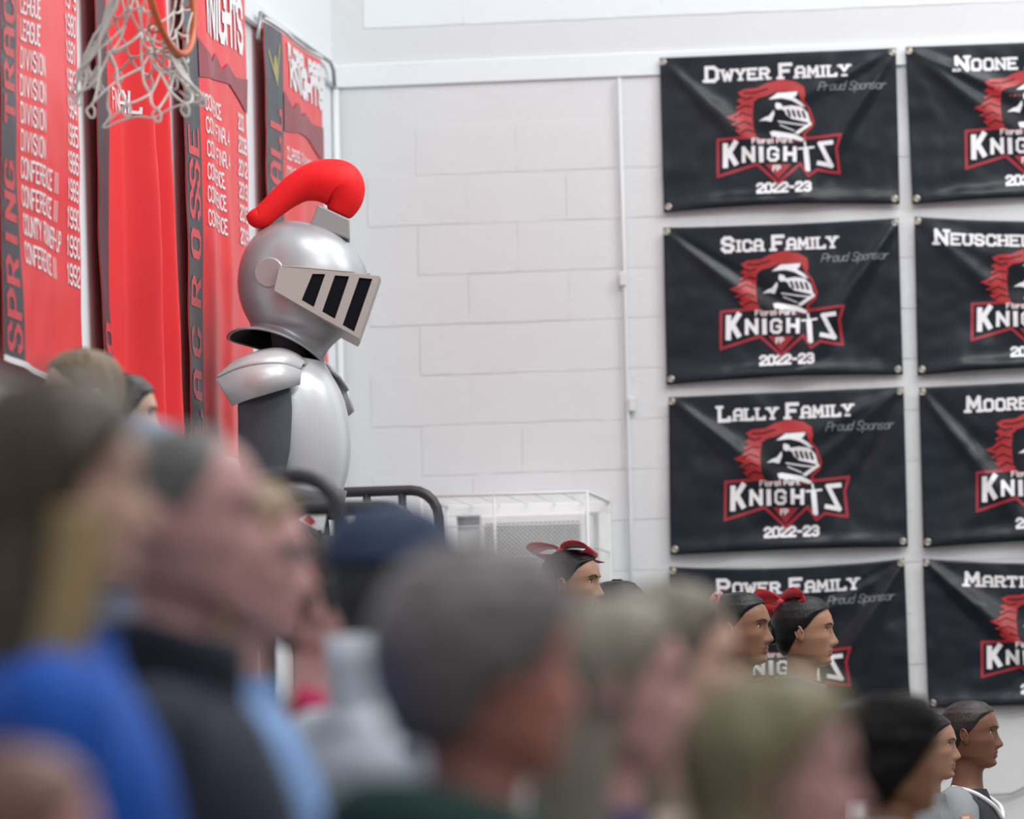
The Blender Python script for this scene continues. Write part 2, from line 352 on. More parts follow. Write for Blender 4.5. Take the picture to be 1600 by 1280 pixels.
# emblem, traced in a frame 1440 x 950 (x right, y down) -> u 0..1.52, v 0..1 (height = 1)
def E(x, y):
    yt = 125 - 63*(x - 40)/1445; xl = 40 + (y - 125)*.03
    return ((x - xl)/950.0, 1 - (y - yt)/950.0)
def EP(L): return [E(x, y) for x, y in L]
W0, W1, W2, W3, W4 = 0, 1, 2, 3, 4      # layers: black, dark red, red, black over, white
def emblem():
    P = Print()
    sh = [(400,638),(600,622),(640,640),(900,640),(960,625),(1150,603),(1125,690),(1143,838),(1075,832),(1010,822),(955,862),(905,785),(770,908),(640,790),(400,865)]
    P.poly(EP(sh), 0)
    pl = EP(sh)
    for a, b_ in zip(pl, pl[1:] + pl[:1]): P.seg(a, b_, .019, 1, .03)
    P.poly(EP([(690,790),(850,790),(770,885)]), 1)
    P.poly(EP([(710,778),(830,778),(770,850)]), 0)
    plume = [(600,628),(540,612),(505,578),(540,570),(480,545),(520,528),(448,500),(500,478),(522,452),(508,432),(545,418),(512,392),(545,372),(518,342),(560,320),(640,312),(700,280),(790,258),(870,272),(925,305),(934,360),(925,390),(962,440),(990,520),(978,560),(935,600),(945,625),(900,645)]
    P.poly(EP(plume), 2)
    P.poly(EP([(640,628),(618,560),(612,480),(618,400),(645,378),(700,362),(760,338),(885,335),(915,400),(950,445),(975,520),(962,552),(918,600),(925,635),(880,640)]), 3)
    for a, b_, c_ in (((545,372),(570,385),(612,372)), ((520,452),(560,425),(606,430)), ((500,500),(550,470),(605,490)), ((500,555),(560,525),(606,545)), ((540,600),(580,575),(625,590)), ((560,345),(620,345),(700,320))):
        P.seg(E(*a), E(*b_), .009, 3); P.seg(E(*b_), E(*c_), .009, 3)
    w = 4
    P.poly(EP([(708,386),(762,345),(885,337),(880,360),(862,374),(905,400),(935,432),(905,424),(850,392),(790,378)]), w)
    P.poly(EP([(796,432),(850,424),(910,430),(948,468),(968,534),(900,516),(850,506),(818,482)]), w)
    for i in range(4):
        x = 832 + 30*i; P.seg(E(x-5, 452+i*2), E(x+10, 490+i*3), .0155, 3+2, .1, 0.2)
    P.poly(EP([(968,524),(975,540),(890,602),(868,592),(935,545)]), w)
    P.seg(E(770,523), E(870,538), .008, w); P.seg(E(870,538), E(935,545), .008, w)
    P.seg(E(780,545), E(865,580), .006, w)
    P.poly(EP([(718,588),(745,582),(870,602),(928,632),(915,648),(860,632),(728,616)]), w)
    P.poly(EP([(652,522),(690,497),(712,490),(742,452),(746,478),(728,526),(690,518)]), w)
    P.disc(E(772, 430), .022, w); P.seg(E(760,415), E(800,445), .018, w)
    # lettering KNIGHTS
    def T(t, x0, x1, yb, h, wt, skew=0): 
        for pl in G[t]:
            pts = [E(x0 + (p[0]/4)*(x1-x0), yb - p[1]/6*h + skew*(p[0]/4)) for p in pl]
            for a, b_ in zip(pts, pts[1:]): P.seg(a, b_, wt, w)
    T('K', 446, 508, 800, 128, .034, -16); T('N', 558, 618, 772, 80, .024, -4); P.seg(E(665,692), E(667,768), .03, w)
    T('G', 710, 766, 766, 76, .019); T('H', 812, 870, 762, 76, .025, 2)
    P.seg(E(938,700), E(950,815), .034, w); P.seg(E(950,800), E(955,828), .02, w); P.seg(E(930,650), E(938,690), .013, w)
    P.seg(E(895,692), E(985,682), .013, w)
    zz = [(1095,652),(1024,660),(1040,690),(1094,795),(1018,782)]
    for a, b_ in zip(zz, zz[1:]): P.seg(E(*a), E(*b_), .029, w)
    x, y = E(612, 664); P.text('Floral Park', x, y, .255, .034, .0065, w)
    x, y = E(740, 833); P.text('FP', x, y, .045, .032, .0085, w)
    return P
EMB = emblem()
EMATS = [PBLACK, PDRED, PRED, PBLACK, PWHITE, PBLACK]

def black_banner(i, c, title, tu0, tu1, label, seed, sag_top=0.0, sag_bot=0.0, year='2022-23'):
    TL, TR, BR, BL = [px_on_back(x, y, .02) for x, y in c]
    rr = random.Random(seed)
    folds = []
    for k in range(5):
        cor = rr.choice([(0, 1), (1, 1), (0, 1), (1, 1), (0, 0)])
        ang = rr.uniform(22, 62) if cor[1] else -rr.uniform(10, 30)
        folds.append((cor, math.tan(R(ang)), rr.uniform(.012, .035)*rr.choice((1, 1, -.6)), rr.uniform(.035, .08)))
    def surf(x, y, eps=0.0):               # x: 0..1.52 , y 0..1  (units of the banner's height)
        u = x / 1.52; v = 1 - y
        top = TL.lerp(TR, u); bot = BL.lerp(BR, u)
        top = top - Vector((0, 0, 1)) * sag_top * 4*u*(1-u)
        bot = bot + Vector((0, 0, 1)) * sag_bot * 4*u*(1-u)
        p = top.lerp(bot, v)
        d = 0.0
        for (cx, cy), tn, amp, wd in folds:
            dx = x if cx == 0 else 1.52 - x; dy = (1 - y) if cy == 1 else y
            r_ = math.hypot(dx, dy); pd = (dy - dx*tn)/math.sqrt(1 + tn*tn)
            d += amp * math.exp(-(pd/(wd*(.35 + r_)))**2) * min(1, r_*2.2) * math.exp(-r_*1.0) 
        d += .016*math.exp(-((v - .97)/.05)**2) * math.sin(math.pi*u)**.5 * (1 + .35*math.sin(9*u + seed)) if 0 < u < 1 else 0
        d += .006*noise.noise(Vector((x*3 + seed, y*3, seed*3.1))) + .003*noise.noise(Vector((x*9, y*9, seed)))
        return p - Vector((0, 1, 0)) * (d + eps + 0.008)
    root = empty('sponsor_banner', (BL + BR)/2); tag(root, label, 'banner', 'black sponsor banners on the block wall')
    nx, ny = 100, 66; V = []; F = []
    for j in range(ny + 1):
        for k in range(nx + 1): V.append(surf(1.52*k/nx, j/ny))
    for j in range(ny):
        for k in range(nx): a = j*(nx+1) + k; F.append((a, a+1, a+nx+2, a+nx+1))
    local(root, thicken(mesh('cloth', V, F, VINYL, root, True), .002, -1))
    P = Print(); P.quads = list(EMB.quads); P.tris = list(EMB.tris)
    local(root, P.lay('emblem', surf, EMATS, root, .0016))
    P = Print(); Q = Print(); P.text(title, tu0*1.52 + .01, .835, (tu1 - tu0)*1.52 - .02, .086, .0235, 0, serif=True, caps=True, gap=1.9)
    Q.text(year, .61, .085, .34, .056, .0165, 0, serif=True, gap=1.7)
    local(root, Q.lay('year_lettering', surf, [PWHITE], root, .0016))
    local(root, P.lay('lettering', surf, [PWHITE], root, .0016))
    P = Print(); P.text('Proud Sponsor', 1.015, .742, .43, .052, .0045, 0, slant=.35, gap=.9)
    local(root, P.lay('script_lettering', surf, [PGREY], root, .0016))
    for (x, y) in ((.022, .972), (1.498, .972), (1.49, .035), (.03, .035)):
        p = surf(x, y, .002); b = MB(); b.tube([p + Vector((.011*math.cos(t), -.001, .011*math.sin(t))) for t in np.linspace(0, 2*math.pi, 13)[:-1]], .0035, 6, True)
        b.sph(p, (.007, .003, .007), 8, 5); local(root, b.build('grommet', BRASS, root, True))
c1 = [[(1031,91),(1400,75.5),(1406,320),(1038,333)], [(1037,356),(1404,341),(1411,586),(1042,602)], [(1045,621),(1412,605),(1419,855),(1048,868)], [(1046,886),(1413,873),(1423,1115),(1052,1130)]]
c2 = [[(1415,74),(1788,60),(1798,306),(1426,320)], [(1429,339),(1796,342),(1804,572),(1434,587)], [(1436,606),(1802,588),(1812,842),(1443,857)], [(1442,873),(1810,872),(1820,1106),(1451,1108)]]
rows = ['top row', 'second row from the top', 'third row from the top', 'bottom row']
t1 = [('DWYER FAMILY', .19, .80), ('SICA FAMILY', .245, .735), ('LALLY FAMILY', .21, .78), ('POWER FAMILY', .20, .80)]
t2 = [('NOONE FAMILY', .205, .80), ('NEUSCHELER FAMILY', .085, .93), ('MOORE FAMILY', .20, .80), ('MARTIN FAMILY', .175, .82)]
for i in range(4):
    black_banner(i, c1[i], *t1[i], 'black vinyl sponsor banner with knight emblem, left column, ' + rows[i], 11 + i*5, (.0, .006, .0, .02)[i], (.016, .012, .006, .0)[i])
    black_banner(i, c2[i], *t2[i], 'black vinyl sponsor banner cut by the frame, right column, ' + rows[i], 31 + i*5, (.0, .015, .0, .02)[i], .012)

# ------------------------------------------------------------------ long red banners on the left wall
def long_banner(TL, TR, BR, BL, label, strip, vert, rows, head, seed, folds, off=.048, bar=True):
    X = XL + off
    q = [on_x(x, y, X) for x, y in (TL, TR, BR, BL)]
    zt = (q[0].z + q[1].z)/2
    H = q[0].z - q[3].z; Wd = q[1].y - q[0].y
    def surf(x, y, eps=0.0):           # u 0..1 across, y 0..1 up
        u, v = x, 1 - y
        p = q[0].lerp(q[1], u).lerp(q[3].lerp(q[2], u), v)
        d = 0
        for (fu, tilt, amp, wd, v0) in folds:
            c = fu + tilt*(v - .5); k = 1/(1 + math.exp(-(v - v0)*14))
            d += amp*k*math.exp(-((u - c)/wd)**2)
        d += .012*noise.noise(Vector((u*2.2 + seed, v*2.5, seed))) + .004*noise.noise(Vector((u*7, v*9, seed)))
        return p + Vector((1, 0, 0))*(d + eps)
    root = empty('championship_banner', (q[2] + q[3])/2); tag(root, label, 'banner', 'long red banners on the left wall')
    nx, ny = 130, 70; V = []; F = []
    for j in range(ny + 1):
        for k in range(nx + 1): V.append(surf(k/nx, j/ny))
    for j in range(ny):
        for k in range(nx): a = j*(nx+1) + k; F.append((a, a+1, a+nx+2, a+nx+1))
    local(root, thicken(mesh('cloth', V, F, RVINYL, root, True), .002, -1))
    if bar:
        local(root, thicken(mesh('hem', [surf(k/20, t*.012, .004) for t in (0, 1) for k in range(21)], [(k, k+1, k+22, k+21) for k in range(20)], PWHITE, root), .004))
        b = MB(); b.tube([surf(k/12, 1.0, .0) + Vector((0, 0, .015)) for k in range(13)], .009, 8); local(root, b.build('top_rod', WHITE, root, True))
    P = Print()
    P.poly([(0, 0), (strip, 0), (strip, 1), (0, 1)], 0, .045)
    if head:
        a_, c_ = head
        P.poly([(strip, a_-.01), (strip+.08, a_-.03), (.42, a_-.045), (.5, a_-.02), (.58, a_-.05), (.66, a_-.03), (.8, a_-.05), (1, a_-.04), (1, c_-.02), (.85, c_+.0), (.7, c_+.02), (.5, c_+.015), (strip+.1, c_+.005), (strip, c_)], 3, .04)
    local(root, P.lay('printed_panel', surf, [PSTRIPE, PWHITE, PWHITE, PBURG], root, .0014))
    for ch, v0 in vert:                # letters turned a quarter, read upwards
        P = Print(); hh = .042; wd = strip*.62
        for pl in G[ch]:
            pts = [(strip*.82 - pp_[1]/6*wd, v0 + (pp_[0]/4 - .5)*hh) for pp_ in pl]
            for a, b_ in zip(pts, pts[1:]): P.seg(a, b_, .017, 0, .03)
        local(root, P.lay('side_letter', surf, [LRED], root, .003))
    for txt, year, v, w_ in rows:
        if txt:
            P = Print(); P.text(txt, strip+.05, v, .0315*len(txt), .028 if head else .038, .0052 if head else .0062, 0, gap=1.5)
            local(root, P.lay('lettering', surf, [PWHITE], root, .003))
        if year:
            P = Print(); P.text(year, .83, v + .002, .14, .028 if head else .038, .0062, 0, gap=1.5)
            local(root, P.lay('year_lettering', surf, [PWHITE], root, .003))
    if head:
        P = Print()
        a_, c_ = head; k_ = 1.5 if a_ < .85 else .9
        P.text('FLORAL PARK', strip+.09, a_+.115*k_*.75, .66, .040*k_, .016, 0, gap=1.1); P.text('KNIGHTS', strip+.12, a_+.015, .62, .062*k_, .024, 0, gap=1.1)
        local(root, P.lay('heading', surf, [PWHITE], root, .0036))
    return root, surf
def vpos(y, y0, y1): return 1 - (y - y0)/(y1 - y0)
# nearest banner (far left of the picture)
T0, B0 = -205, 563
def yv(y): return 1 - (y - T0)/(B0 - T0)
rows1 = [('LEAGUE', '1979', yv(-38), .24), ('LEAGUE', '1980', yv(4), .27), ('LEAGUE', '1981', yv(46), .27), ('DIVISION', '1983', yv(90), .32), ('DIVISION', '1984', yv(133), .32), ('DIVISION', '1985', yv(176), .32), ('DIVISION', '1986', yv(219), .32),
         ('CONFERENCE III', '1989', yv(262), .44), ('CONFERENCE III', '1990', yv(306), .44), ('COUNTY RUNNER-UP', '1990', yv(350), .53), ('CONFERENCE III', '1992', yv(394), .44)]
v1 = [(ch, yv(y)) for ch, y in zip('SPRING', (522, 470, 418, 368, 318, 268))] + [(ch, yv(y)) for ch, y in zip('TRACK', (168, 114, 60, 8, -44))]
long_banner((0, T0), (118, T0+58), (128, B0+60), (3, B0), 'red banner with a column of white years, nearest the camera at far left', .2, v1, rows1, False, 3,
            [(.45, .05, .012, .12, -.5), (.3, -.2, .02, .12, .8)], bar=True)
long_banner((142, -135), (257, -78), (270, 742), (168, 690), 'red banner with deep vertical folds, second from the left', .14, [(c, v) for c, v in zip('SO', (.135, .20))],
            [('FINAL', '2016', .645, .25), ('', '2018', .60, .25)], False, 8,
            [(.40, .1, .10, .055, .0), (.68, .2, .09, .05, -.2), (.16, .25, -.02, .12, .6), (.9, .1, .03, .06, .5)])
rows3 = [('CONFERENCE', '2007', .685, 0), ('COUNTY FINAL 4', '2008', .64, 0), ('COUNTY FINAL 4', '2012', .593, 0), ('CONFERENCE', '2013', .548, 0), ('CONFERENCE', '2015', .503, 0), ('CONFERENCE', '2016', .456, 0)]
long_banner((282, -92), (380, -35), (399, 745), (300, 700), 'red banner behind the helmet plume, third from the left', .19,
            [(c, 1 - (y + 92)/792) for c, y in zip('LACROSSE', (655, 597, 530, 452, 377, 315, 268, 215))], rows3, (.835, .745), 5, [(.6, .0, .02, .08, .4), (.3, .05, .02, .1, -.2)])
rows4 = [('CLASS A CHAMPS', '', .685, 0), ('CONFERENCE', '', .635, 0)]
r4, s4 = long_banner((412, 34), (501, 96), (516, 690), (425, 655), 'red banner with a black stripe, nearest the room corner', .27,
            [(c, v) for c, v in zip('BALL', (.56, .63, .70, .77))], rows4, (.865, .75), 6, [(.5, .0, .02, .1, .2)])
P = Print(); P.seg((.16, .86), (.06, .93), .015, 0); P.seg((.16, .86), (.22, .96), .015, 0); P.disc((.15, .90), .03, 0)
local(r4, P.lay('gold_mark', s4, [PGOLD], r4, .003))

# ------------------------------------------------------------------ folded-up basketball hoop
DH = 16.6
hc = at(262, -36, DH)
hoop = empty('basketball_hoop', hc); tag(hoop, 'orange basketball rim folded up on edge with a white cord net', 'hoop')
e1 = (upv*.985 - rgt*.17).normalized(); e2 = (rgt*.235 + fwd*.972).normalized()
def rim(t): return hc + e1*(.228*math.cos(t)) + e2*(.228*math.sin(t))
b = MB(); b.tube([rim(2*math.pi*i/64) for i in range(64)], .0105, 10, True); local(hoop, b.build('rim', ORANGE, hoop, True))
for i in range(12):
    t = 2*math.pi*(i + .5)/12; p = rim(t); inn = (hc - p).normalized(); n = e1.cross(e2)
    if n.dot(rgt) > 0: n = -n
    tg = (rim(t + .05) - p).normalized()
    b = MB(); cpt = p + n*.02 + inn*.004
    b.tube([cpt + tg*(.016*math.cos(a)) + n*(.017*math.sin(a)) for a in np.linspace(0, 2*math.pi, 11)[:-1]], .004, 6, True)
    local(hoop, b.build('hook', ORANGE, hoop, True))
# bracket and arm lead up to the folded frame above the picture
b = MB(); top = rim(0); b.box(top + Vector((-.06, -.12, 0)), top + Vector((.05, .12, .25))); local(hoop, bevel(b.build('bracket', ORANGE, hoop), .01))
b = MB(); b.tube([top + Vector((0, 0, .24)), Vector((top.x, top.y, ZC))], .05, 12); local(hoop, b.build('support_pole', DARKM, hoop, True))
rn = random.Random(4)
hemc = at(214, 142, DH - .02)
def hem(a): # ring of the net's lower edge, seen a little from below
    return hemc + rgt*(.185*math.cos(a)) + fwd*(.19*math.sin(a)) + upv*(-.06*math.sin(-a) - .010*math.cos(a))
def netp(i, j, J):
    a = 2*math.pi*i/12 + 1.2
    s = j/J
    # order the rim so that the strings do not twist: bottom of rim feeds the near right side
    rp = rim(a + math.pi*.9)
    hp = hem(a)
    mid = rp.lerp(hp, .5) ; cen = hc.lerp(hemc, .5)
    mid = cen + (mid - cen)*.72 - rgt*.03
    p = rp*(1-s)**2 + mid*(2*s*(1-s)) + hp*s*s
    k = s*(1 - s)*.05 + .012*s
    q = Vector((rn.uniform(-1, 1), rn.uniform(-1, 1), rn.uniform(-1, 1)))*k
    return p + q
J = 7
knots = {}
for j in range(J + 1):
    for i in range(12): knots[i, j] = netp(i + (j % 2)*.5, j, J)
b = MB()
def cordseg(p, q, sag):
    n = 5; pts = []
    side = Vector((rn.uniform(-1, 1), rn.uniform(-1, 1), 0))*.012
    for k in range(n + 1):
        t = k/n; pts.append(p.lerp(q, t) - Vector((0, 0, sag*4*t*(1-t))) + side*4*t*(1-t))
    b.tube(pts, .0038, 6)
for j in range(J):
    for i in range(12):
        a = knots[i, j]; c0 = knots[i, j+1]; c1_ = knots[(i + (1 if j % 2 else -1)) % 12, j+1]
        cordseg(a, c0, .006); cordseg(a, c1_, .006)
for (i, j), p in knots.items():
    if j: b.sph(p, .0062, 7, 5)
for i in range(12):              # loops below the last knots
    p = knots[i, J]; 
    for dx in (-1, 1):
        pts = catmull([p, p + Vector((dx*.012, 0, -.014)) - rgt*.004, p + Vector((dx*.006, 0, -.034)), p + Vector((0, 0, -.036))], 4); b.tube(pts, .0038, 6)
# slack gathered strands pulled away to the left and to the right lower corner
def strand(L, dd=0.0): b.tube(catmull([at(x, y, DH + dd) for x, y in L], 5), .0038, 6)
for k in range(6):
    o_ = k*4; strand([(185-k*3, 0), (172-k*2, 30), (158-k, 62), (140-k*2, 92), (120+o_*2, 112+o_*1.2), (122+o_*2, 122+o_), (138+o_, 124+o_), (152+k, 104)], -.05 + k*.02)
for k in range(5):
    strand([(262+k*2, 66), (268+k*3, 90), (284+k*3, 118+k*2), (306+k*3, 138+k*4), (316+k, 152+k*2), (306-k, 161), (292-k*3, 150-k*2)], -.06 + k*.02)
strand([(200, 165), (180, 180), (162, 196), (166, 199), (186, 190), (215, 182), (240, 184), (262, 172), (285, 163), (300, 160)], -.1)
strand([(170, 140), (168, 165), (172, 180), (164, 194)], -.1)
nt = b.build('net', CORD, hoop, True); local(hoop, nt)

# ------------------------------------------------------------------ window unit in its wire guard
acx0, acx1 = px_on_back(700, 850, 0).x, px_on_back(957, 850, 0).x
acz1 = px_on_back(950, 784, 0).z; acz0 = acz1 - .66
wf = empty('air_conditioner', ((acx0+acx1)/2, YB, acz0)); tag(wf, 'white window air conditioner set in a white frame on the block wall', 'air conditioner')
b = MB(); t = .045
for a, c in (((acx0, acz1-t), (acx1, acz1)), ((acx0, acz0), (acx1, acz0+t)), ((acx0, acz0+t), (acx0+t, acz1-t)), ((acx1-t, acz0+t), (acx1, acz1-t))):
    b.box((a[0], YB-.06, a[1]), (c[0], YB-.004, c[1]))
local(wf, bevel(b.build('frame', WHITE, wf), .004))
ax0, ax1 = px_on_back(750, 850, .3).x, px_on_back(915, 850, .3).x; az1 = px_on_back(830, 802, .3).z; az0 = acz0 + .06
b = MB(); b.box((ax0, YB-.3, az0), (ax1, YB-.004, az1)); local(wf, bevel(b.build('housing', WHITE, wf), .01))
b = MB(); b.box((ax0+.025, YB-.308, az0+.03), (ax1-.02, YB-.302, az1-.035)); local(wf, b.build('grille_backing', mat('coil_grey', (.40, .43, .42), .6), wf))
b = MB(); gx0, gx1, gz0, gz1 = ax0+.025, ax1-.02, az0+.03, az1-.035; st = .018
k = gx0 - (gz1 - gz0)
while k < gx1:
    for sgn in (1, -1):
        za, zb_ = (gz0, gz1) if sgn == 1 else (gz1, gz0)
        xa, xb = k, k + (gz1 - gz0)
        ta = max(0, (gx0 - xa)/(xb - xa)); tb = min(1, (gx1 - xa)/(xb - xa))
        if tb > ta:
            p = Vector((xa + (xb-xa)*ta, YB-.311, za + (zb_-za)*ta)); q_ = Vector((xa + (xb-xa)*tb, YB-.311, za + (zb_-za)*tb)); b.tube([p, q_], .0015, 4)
    k += st
g = b.build('grille_mesh', WIRE, wf); g['kind'] = 'stuff'; local(wf, g)
gd = empty('wire_guard', ((acx0+acx1)/2, YB-.3, acz0-.05)); tag(gd, 'white wire cage projecting from the wall around the air conditioner', 'guard')
D_ = .75; x0, x1, z0, z1 = acx0+.01, acx1-.005, acz0-.05, acz1-.005
b = MB()
for (p, q_) in (((x0, YB-D_, z1), (x1, YB-D_, z1)), ((x0, YB-D_, z0), (x1, YB-D_, z0)), ((x0, YB-D_, z0), (x0, YB-D_, z1)), ((x1, YB-D_, z0), (x1, YB-D_, z1)), ((x0, YB, z1), (x0, YB-D_, z1)), ((x1, YB, z1), (x1, YB-D_, z1)), ((x0, YB, z0), (x0, YB-D_, z0)), ((x1, YB, z0), (x1, YB-D_, z0))):
    b.tube([p, q_], .006, 6)
local(gd, b.build('guard_frame', WIRE, gd, True))
def wire(p, q_, r=.0025):
    b = MB(); b.tube([p, q_], r, 5); local(gd, b.build('wire', WIRE, gd, True))
xm = px_on_back(833, 850, 0).x
for fx in (.44,): wire((x0 + (x1-x0)*fx, YB-D_, z0), (x0 + (x1-x0)*fx, YB-D_, z1), .005)
for z in np.arange(z1-.12, z0, -.125): wire((x0, YB-D_, z), (x1, YB-D_, z), .0025)
for y in np.arange(.06, D_, .085): wire((x1, YB-y, z0), (x1, YB-y, z1)); wire((x0, YB-y, z0), (x0, YB-y, z1))
for x in np.arange(x0+.1, x1, .11): wire((x, YB, z1), (x, YB-D_, z1), .002)
for z in np.arange(z1-.2, z0, -.25): wire((x1, YB, z), (x1, YB-D_, z)); wire((x0, YB, z), (x0, YB-D_, z))

# ------------------------------------------------------------------ bleachers
RISE, RUN, XS = .28, .575, -1.0
def deck_z(x):
    if x > XS: return 0.0
    return RISE*min(5, 1 + int((XS - x)/RUN))
names = ['lowest', 'second lowest', 'middle', 'second highest', 'highest']
for k in range(1, 6):
    xa = XS - RUN*(k-1); xb = XS - RUN*k if k < 5 else XL + .02
    bl = empty('bleacher_tier', ((xa+xb)/2, 12, 0)); tag(bl, names[k-1] + ' tier of the dark stepped bleachers under the crowd', 'bleachers', 'bleacher tiers along the left wall')
    b = MB(); b.box((xb, 3.6, RISE*k-.04), (xa, 21.2, RISE*k)); local(bl, b.build('deck', DECKM, bl))
    b = MB(); b.box((xa-.03, 3.6, 0), (xa, 21.2, RISE*k-.04)); local(bl, b.build('riser', DECKM, bl))

# hand rails by the mascot
def handrail(xl, y, xr, zt, zdeck, label, posts, r=.019):
    o = empty('guard_rail', ((xl+xr)/2, y, zdeck)); tag(o, label, 'railing', 'dark tubular rails at the end of the bleachers')
    rr = .10; b = MB(); pts = [Vector((xl, y, zdeck)), Vector((xl, y, zt - rr))]
    for a in range(1, 6): t = a/5*math.pi/2; pts.append(Vector((xl + rr - rr*math.cos(t), y, zt - rr + rr*math.sin(t))))
    for a in range(1, 6): t = a/5*math.pi/2; pts.append(Vector((xr - rr + rr*math.sin(t), y, zt - rr + rr*math.cos(t))))
    pts[7:7] = [Vector((xr - rr, y, zt))]
    pts.append(Vector((xr, y, 0 if xr > -1.2 else deck_z(xr))))
    b.tube(pts, r, 10); local(o, b.build('frame_tube', DARKM, o, True))
    for x in posts:
        b = MB(); b.tube([Vector((x, y, deck_z(x))), Vector((x, y, zt))], r*.8, 8); local(o, b.build('post', DARKM, o, True))
    return o
p1 = at(684, 765, 20.7); p0 = at(470, 770, 20.9)
handrail(p0.x - .55, p1.y, p1.x, p1.z, 1.4, 'dark tubular guard rail with a rounded corner against the wall behind the mascot', [at(584, 765, 20.9).x, at(640, 765, 20.9).x, p0.x])
p1 = at(655, 790, 15.0); p0 = at(470, 790, 15.0)
handrail(p0.x - .1, p1.y, p1.x, p1.z, deck_z(p0.x - .1), 'blurred dark tubular guard rail nearer than the mascot', [at(560, 790, 15.0).x])
p1 = at(528, 742, 13.6); p0 = at(400, 742, 13.6)
handrail(p0.x - .1, p1.y, p1.x, p1.z, deck_z(p0.x - .1), 'blurred dark tubular rail crossing the waist of the mascot', [])

# ------------------------------------------------------------------ people
def ip(z, K): 
    return np.interp(z, [k[0] for k in K][::-1], [k[1] for k in K][::-1])
FRONT = [(.116,.0),(.113,.025),(.108,.044),(.098,.062),(.08,.080),(.06,.090),(.04,.095),(.028,.096),(.015,.090),(.0,.087),(-.02,.087),(-.045,.087),(-.066,.085),(-.084,.081),(-.097,.0775),(-.106,.072),(-.113,.062),(-.120,.046),(-.130,.038),(-.15,.036),(-.18,.038),(-.21,.045),(-.25,.07),(-.32,.10),(-.42,.12),(-.55,.11),(-.68,.10),(-.80,.10),(-.86,.07)]
LIPS = [(-.046,0),(-.0535,.004),(-.060,.0082),(-.0655,.0035),(-.071,.0085),(-.0775,.0065),(-.083,-.0005),(-.088,.001),(-.097,.0),(-.12,0)]
BACK = [(.116,.0),(.113,-.03),(.108,-.052),(.098,-.072),(.08,-.09),(.05,-.102),(.02,-.104),(-.02,-.096),(-.05,-.082),(-.08,-.070),(-.12,-.064),(-.15,-.066),(-.18,-.08),(-.21,-.095),(-.25,-.11),(-.32,-.125),(-.42,-.12),(-.55,-.10),(-.68,-.10),(-.80,-.12),(-.86,-.08)]
HALF = [(.116,.0),(.113,.024),(.108,.040),(.098,.054),(.08,.067),(.05,.0765),(.02,.078),(-.02,.074),(-.05,.067),(-.08,.061),(-.10,.052),(-.112,.046),(-.125,.044),(-.15,.046),(-.18,.052),(-.205,.080),(-.225,.12),(-.245,.155),(-.27,.182),(-.32,.19),(-.42,.17),(-.55,.145),(-.65,.15),(-.78,.17),(-.86,.13)]
NOSE = [(.03,0),(.015,.003),(.0,.010),(-.015,.0175),(-.028,.025),(-.034,.0265),(-.040,.022),(-.045,.012),(-.050,.002),(-.06,0)]
NW = [(.03,.008),(0,.0075),(-.02,.010),(-.034,.0135),(-.05,.015)]
def g_(x, s): return math.exp(-(x/s)**2)
def head_pt(ph, z, fem=0, bw=1.0):
    f = ip(z, FRONT); bk = ip(z, BACK); h = ip(z, HALF)
    if z < -.2: h *= bw
    cx = 0.0 if z > -.1 else (f + bk)/2*min(1, (-.1 - z)/.04)
    c, s = math.cos(ph), math.sin(ph)
    n = 2.25 if z > -.1 else 2.2
    rx = (f - cx) if c >= 0 else (cx - bk)
    x = cx + math.copysign(abs(c)**(2/n), c)*rx; y = math.copysign(abs(s)**(2/n), s)*h
    if c > 0 and -.115 < z < .06:
        ay = abs(y)
        x += ip(z, NOSE)*g_(y, ip(z, NW))
        x += ip(z, LIPS)*g_(y, .021) + .012*g_(z + .100, .012)*g_(y, .026)
        x += .003*g_(ay - .045, .018)*g_(z + .018, .018)
        x += .004*g_(ay - .013, .006)*g_(z + .040, .007)       # wings of the nose
        x -= .0085*g_(ay - .031, .015)*g_(z - .013, .0115)     # eye sockets
        x += .0028*g_(ay - .028, .02)*g_(z - .032, .008)       # brows
        y += math.copysign(.004*g_(z + .02, .022)*g_(ay - .05, .02), y) if ay > .01 else 0
    if -.17 < z < -.06: z += .030*g_(z + .115, .035)*max(0, min(1, (.062 - x)/.09))
    return Vector((x, y, z))
def cols(n=72):
    out = []
    for i in range(n):
        s = -1 + 2*i/n; out.append(math.pi*s*(.42 + .58*abs(s)**1.6))
    return out
COL = cols(); 
ZR = list(np.arange(.116, -.12, -.0042)) + [-.12, -.126, -.133, -.142, -.155, -.17, -.185, -.2, -.215, -.23, -.245, -.26, -.28, -.31, -.35, -.42, -.5, -.58, -.66, -.74, -.8, -.86]
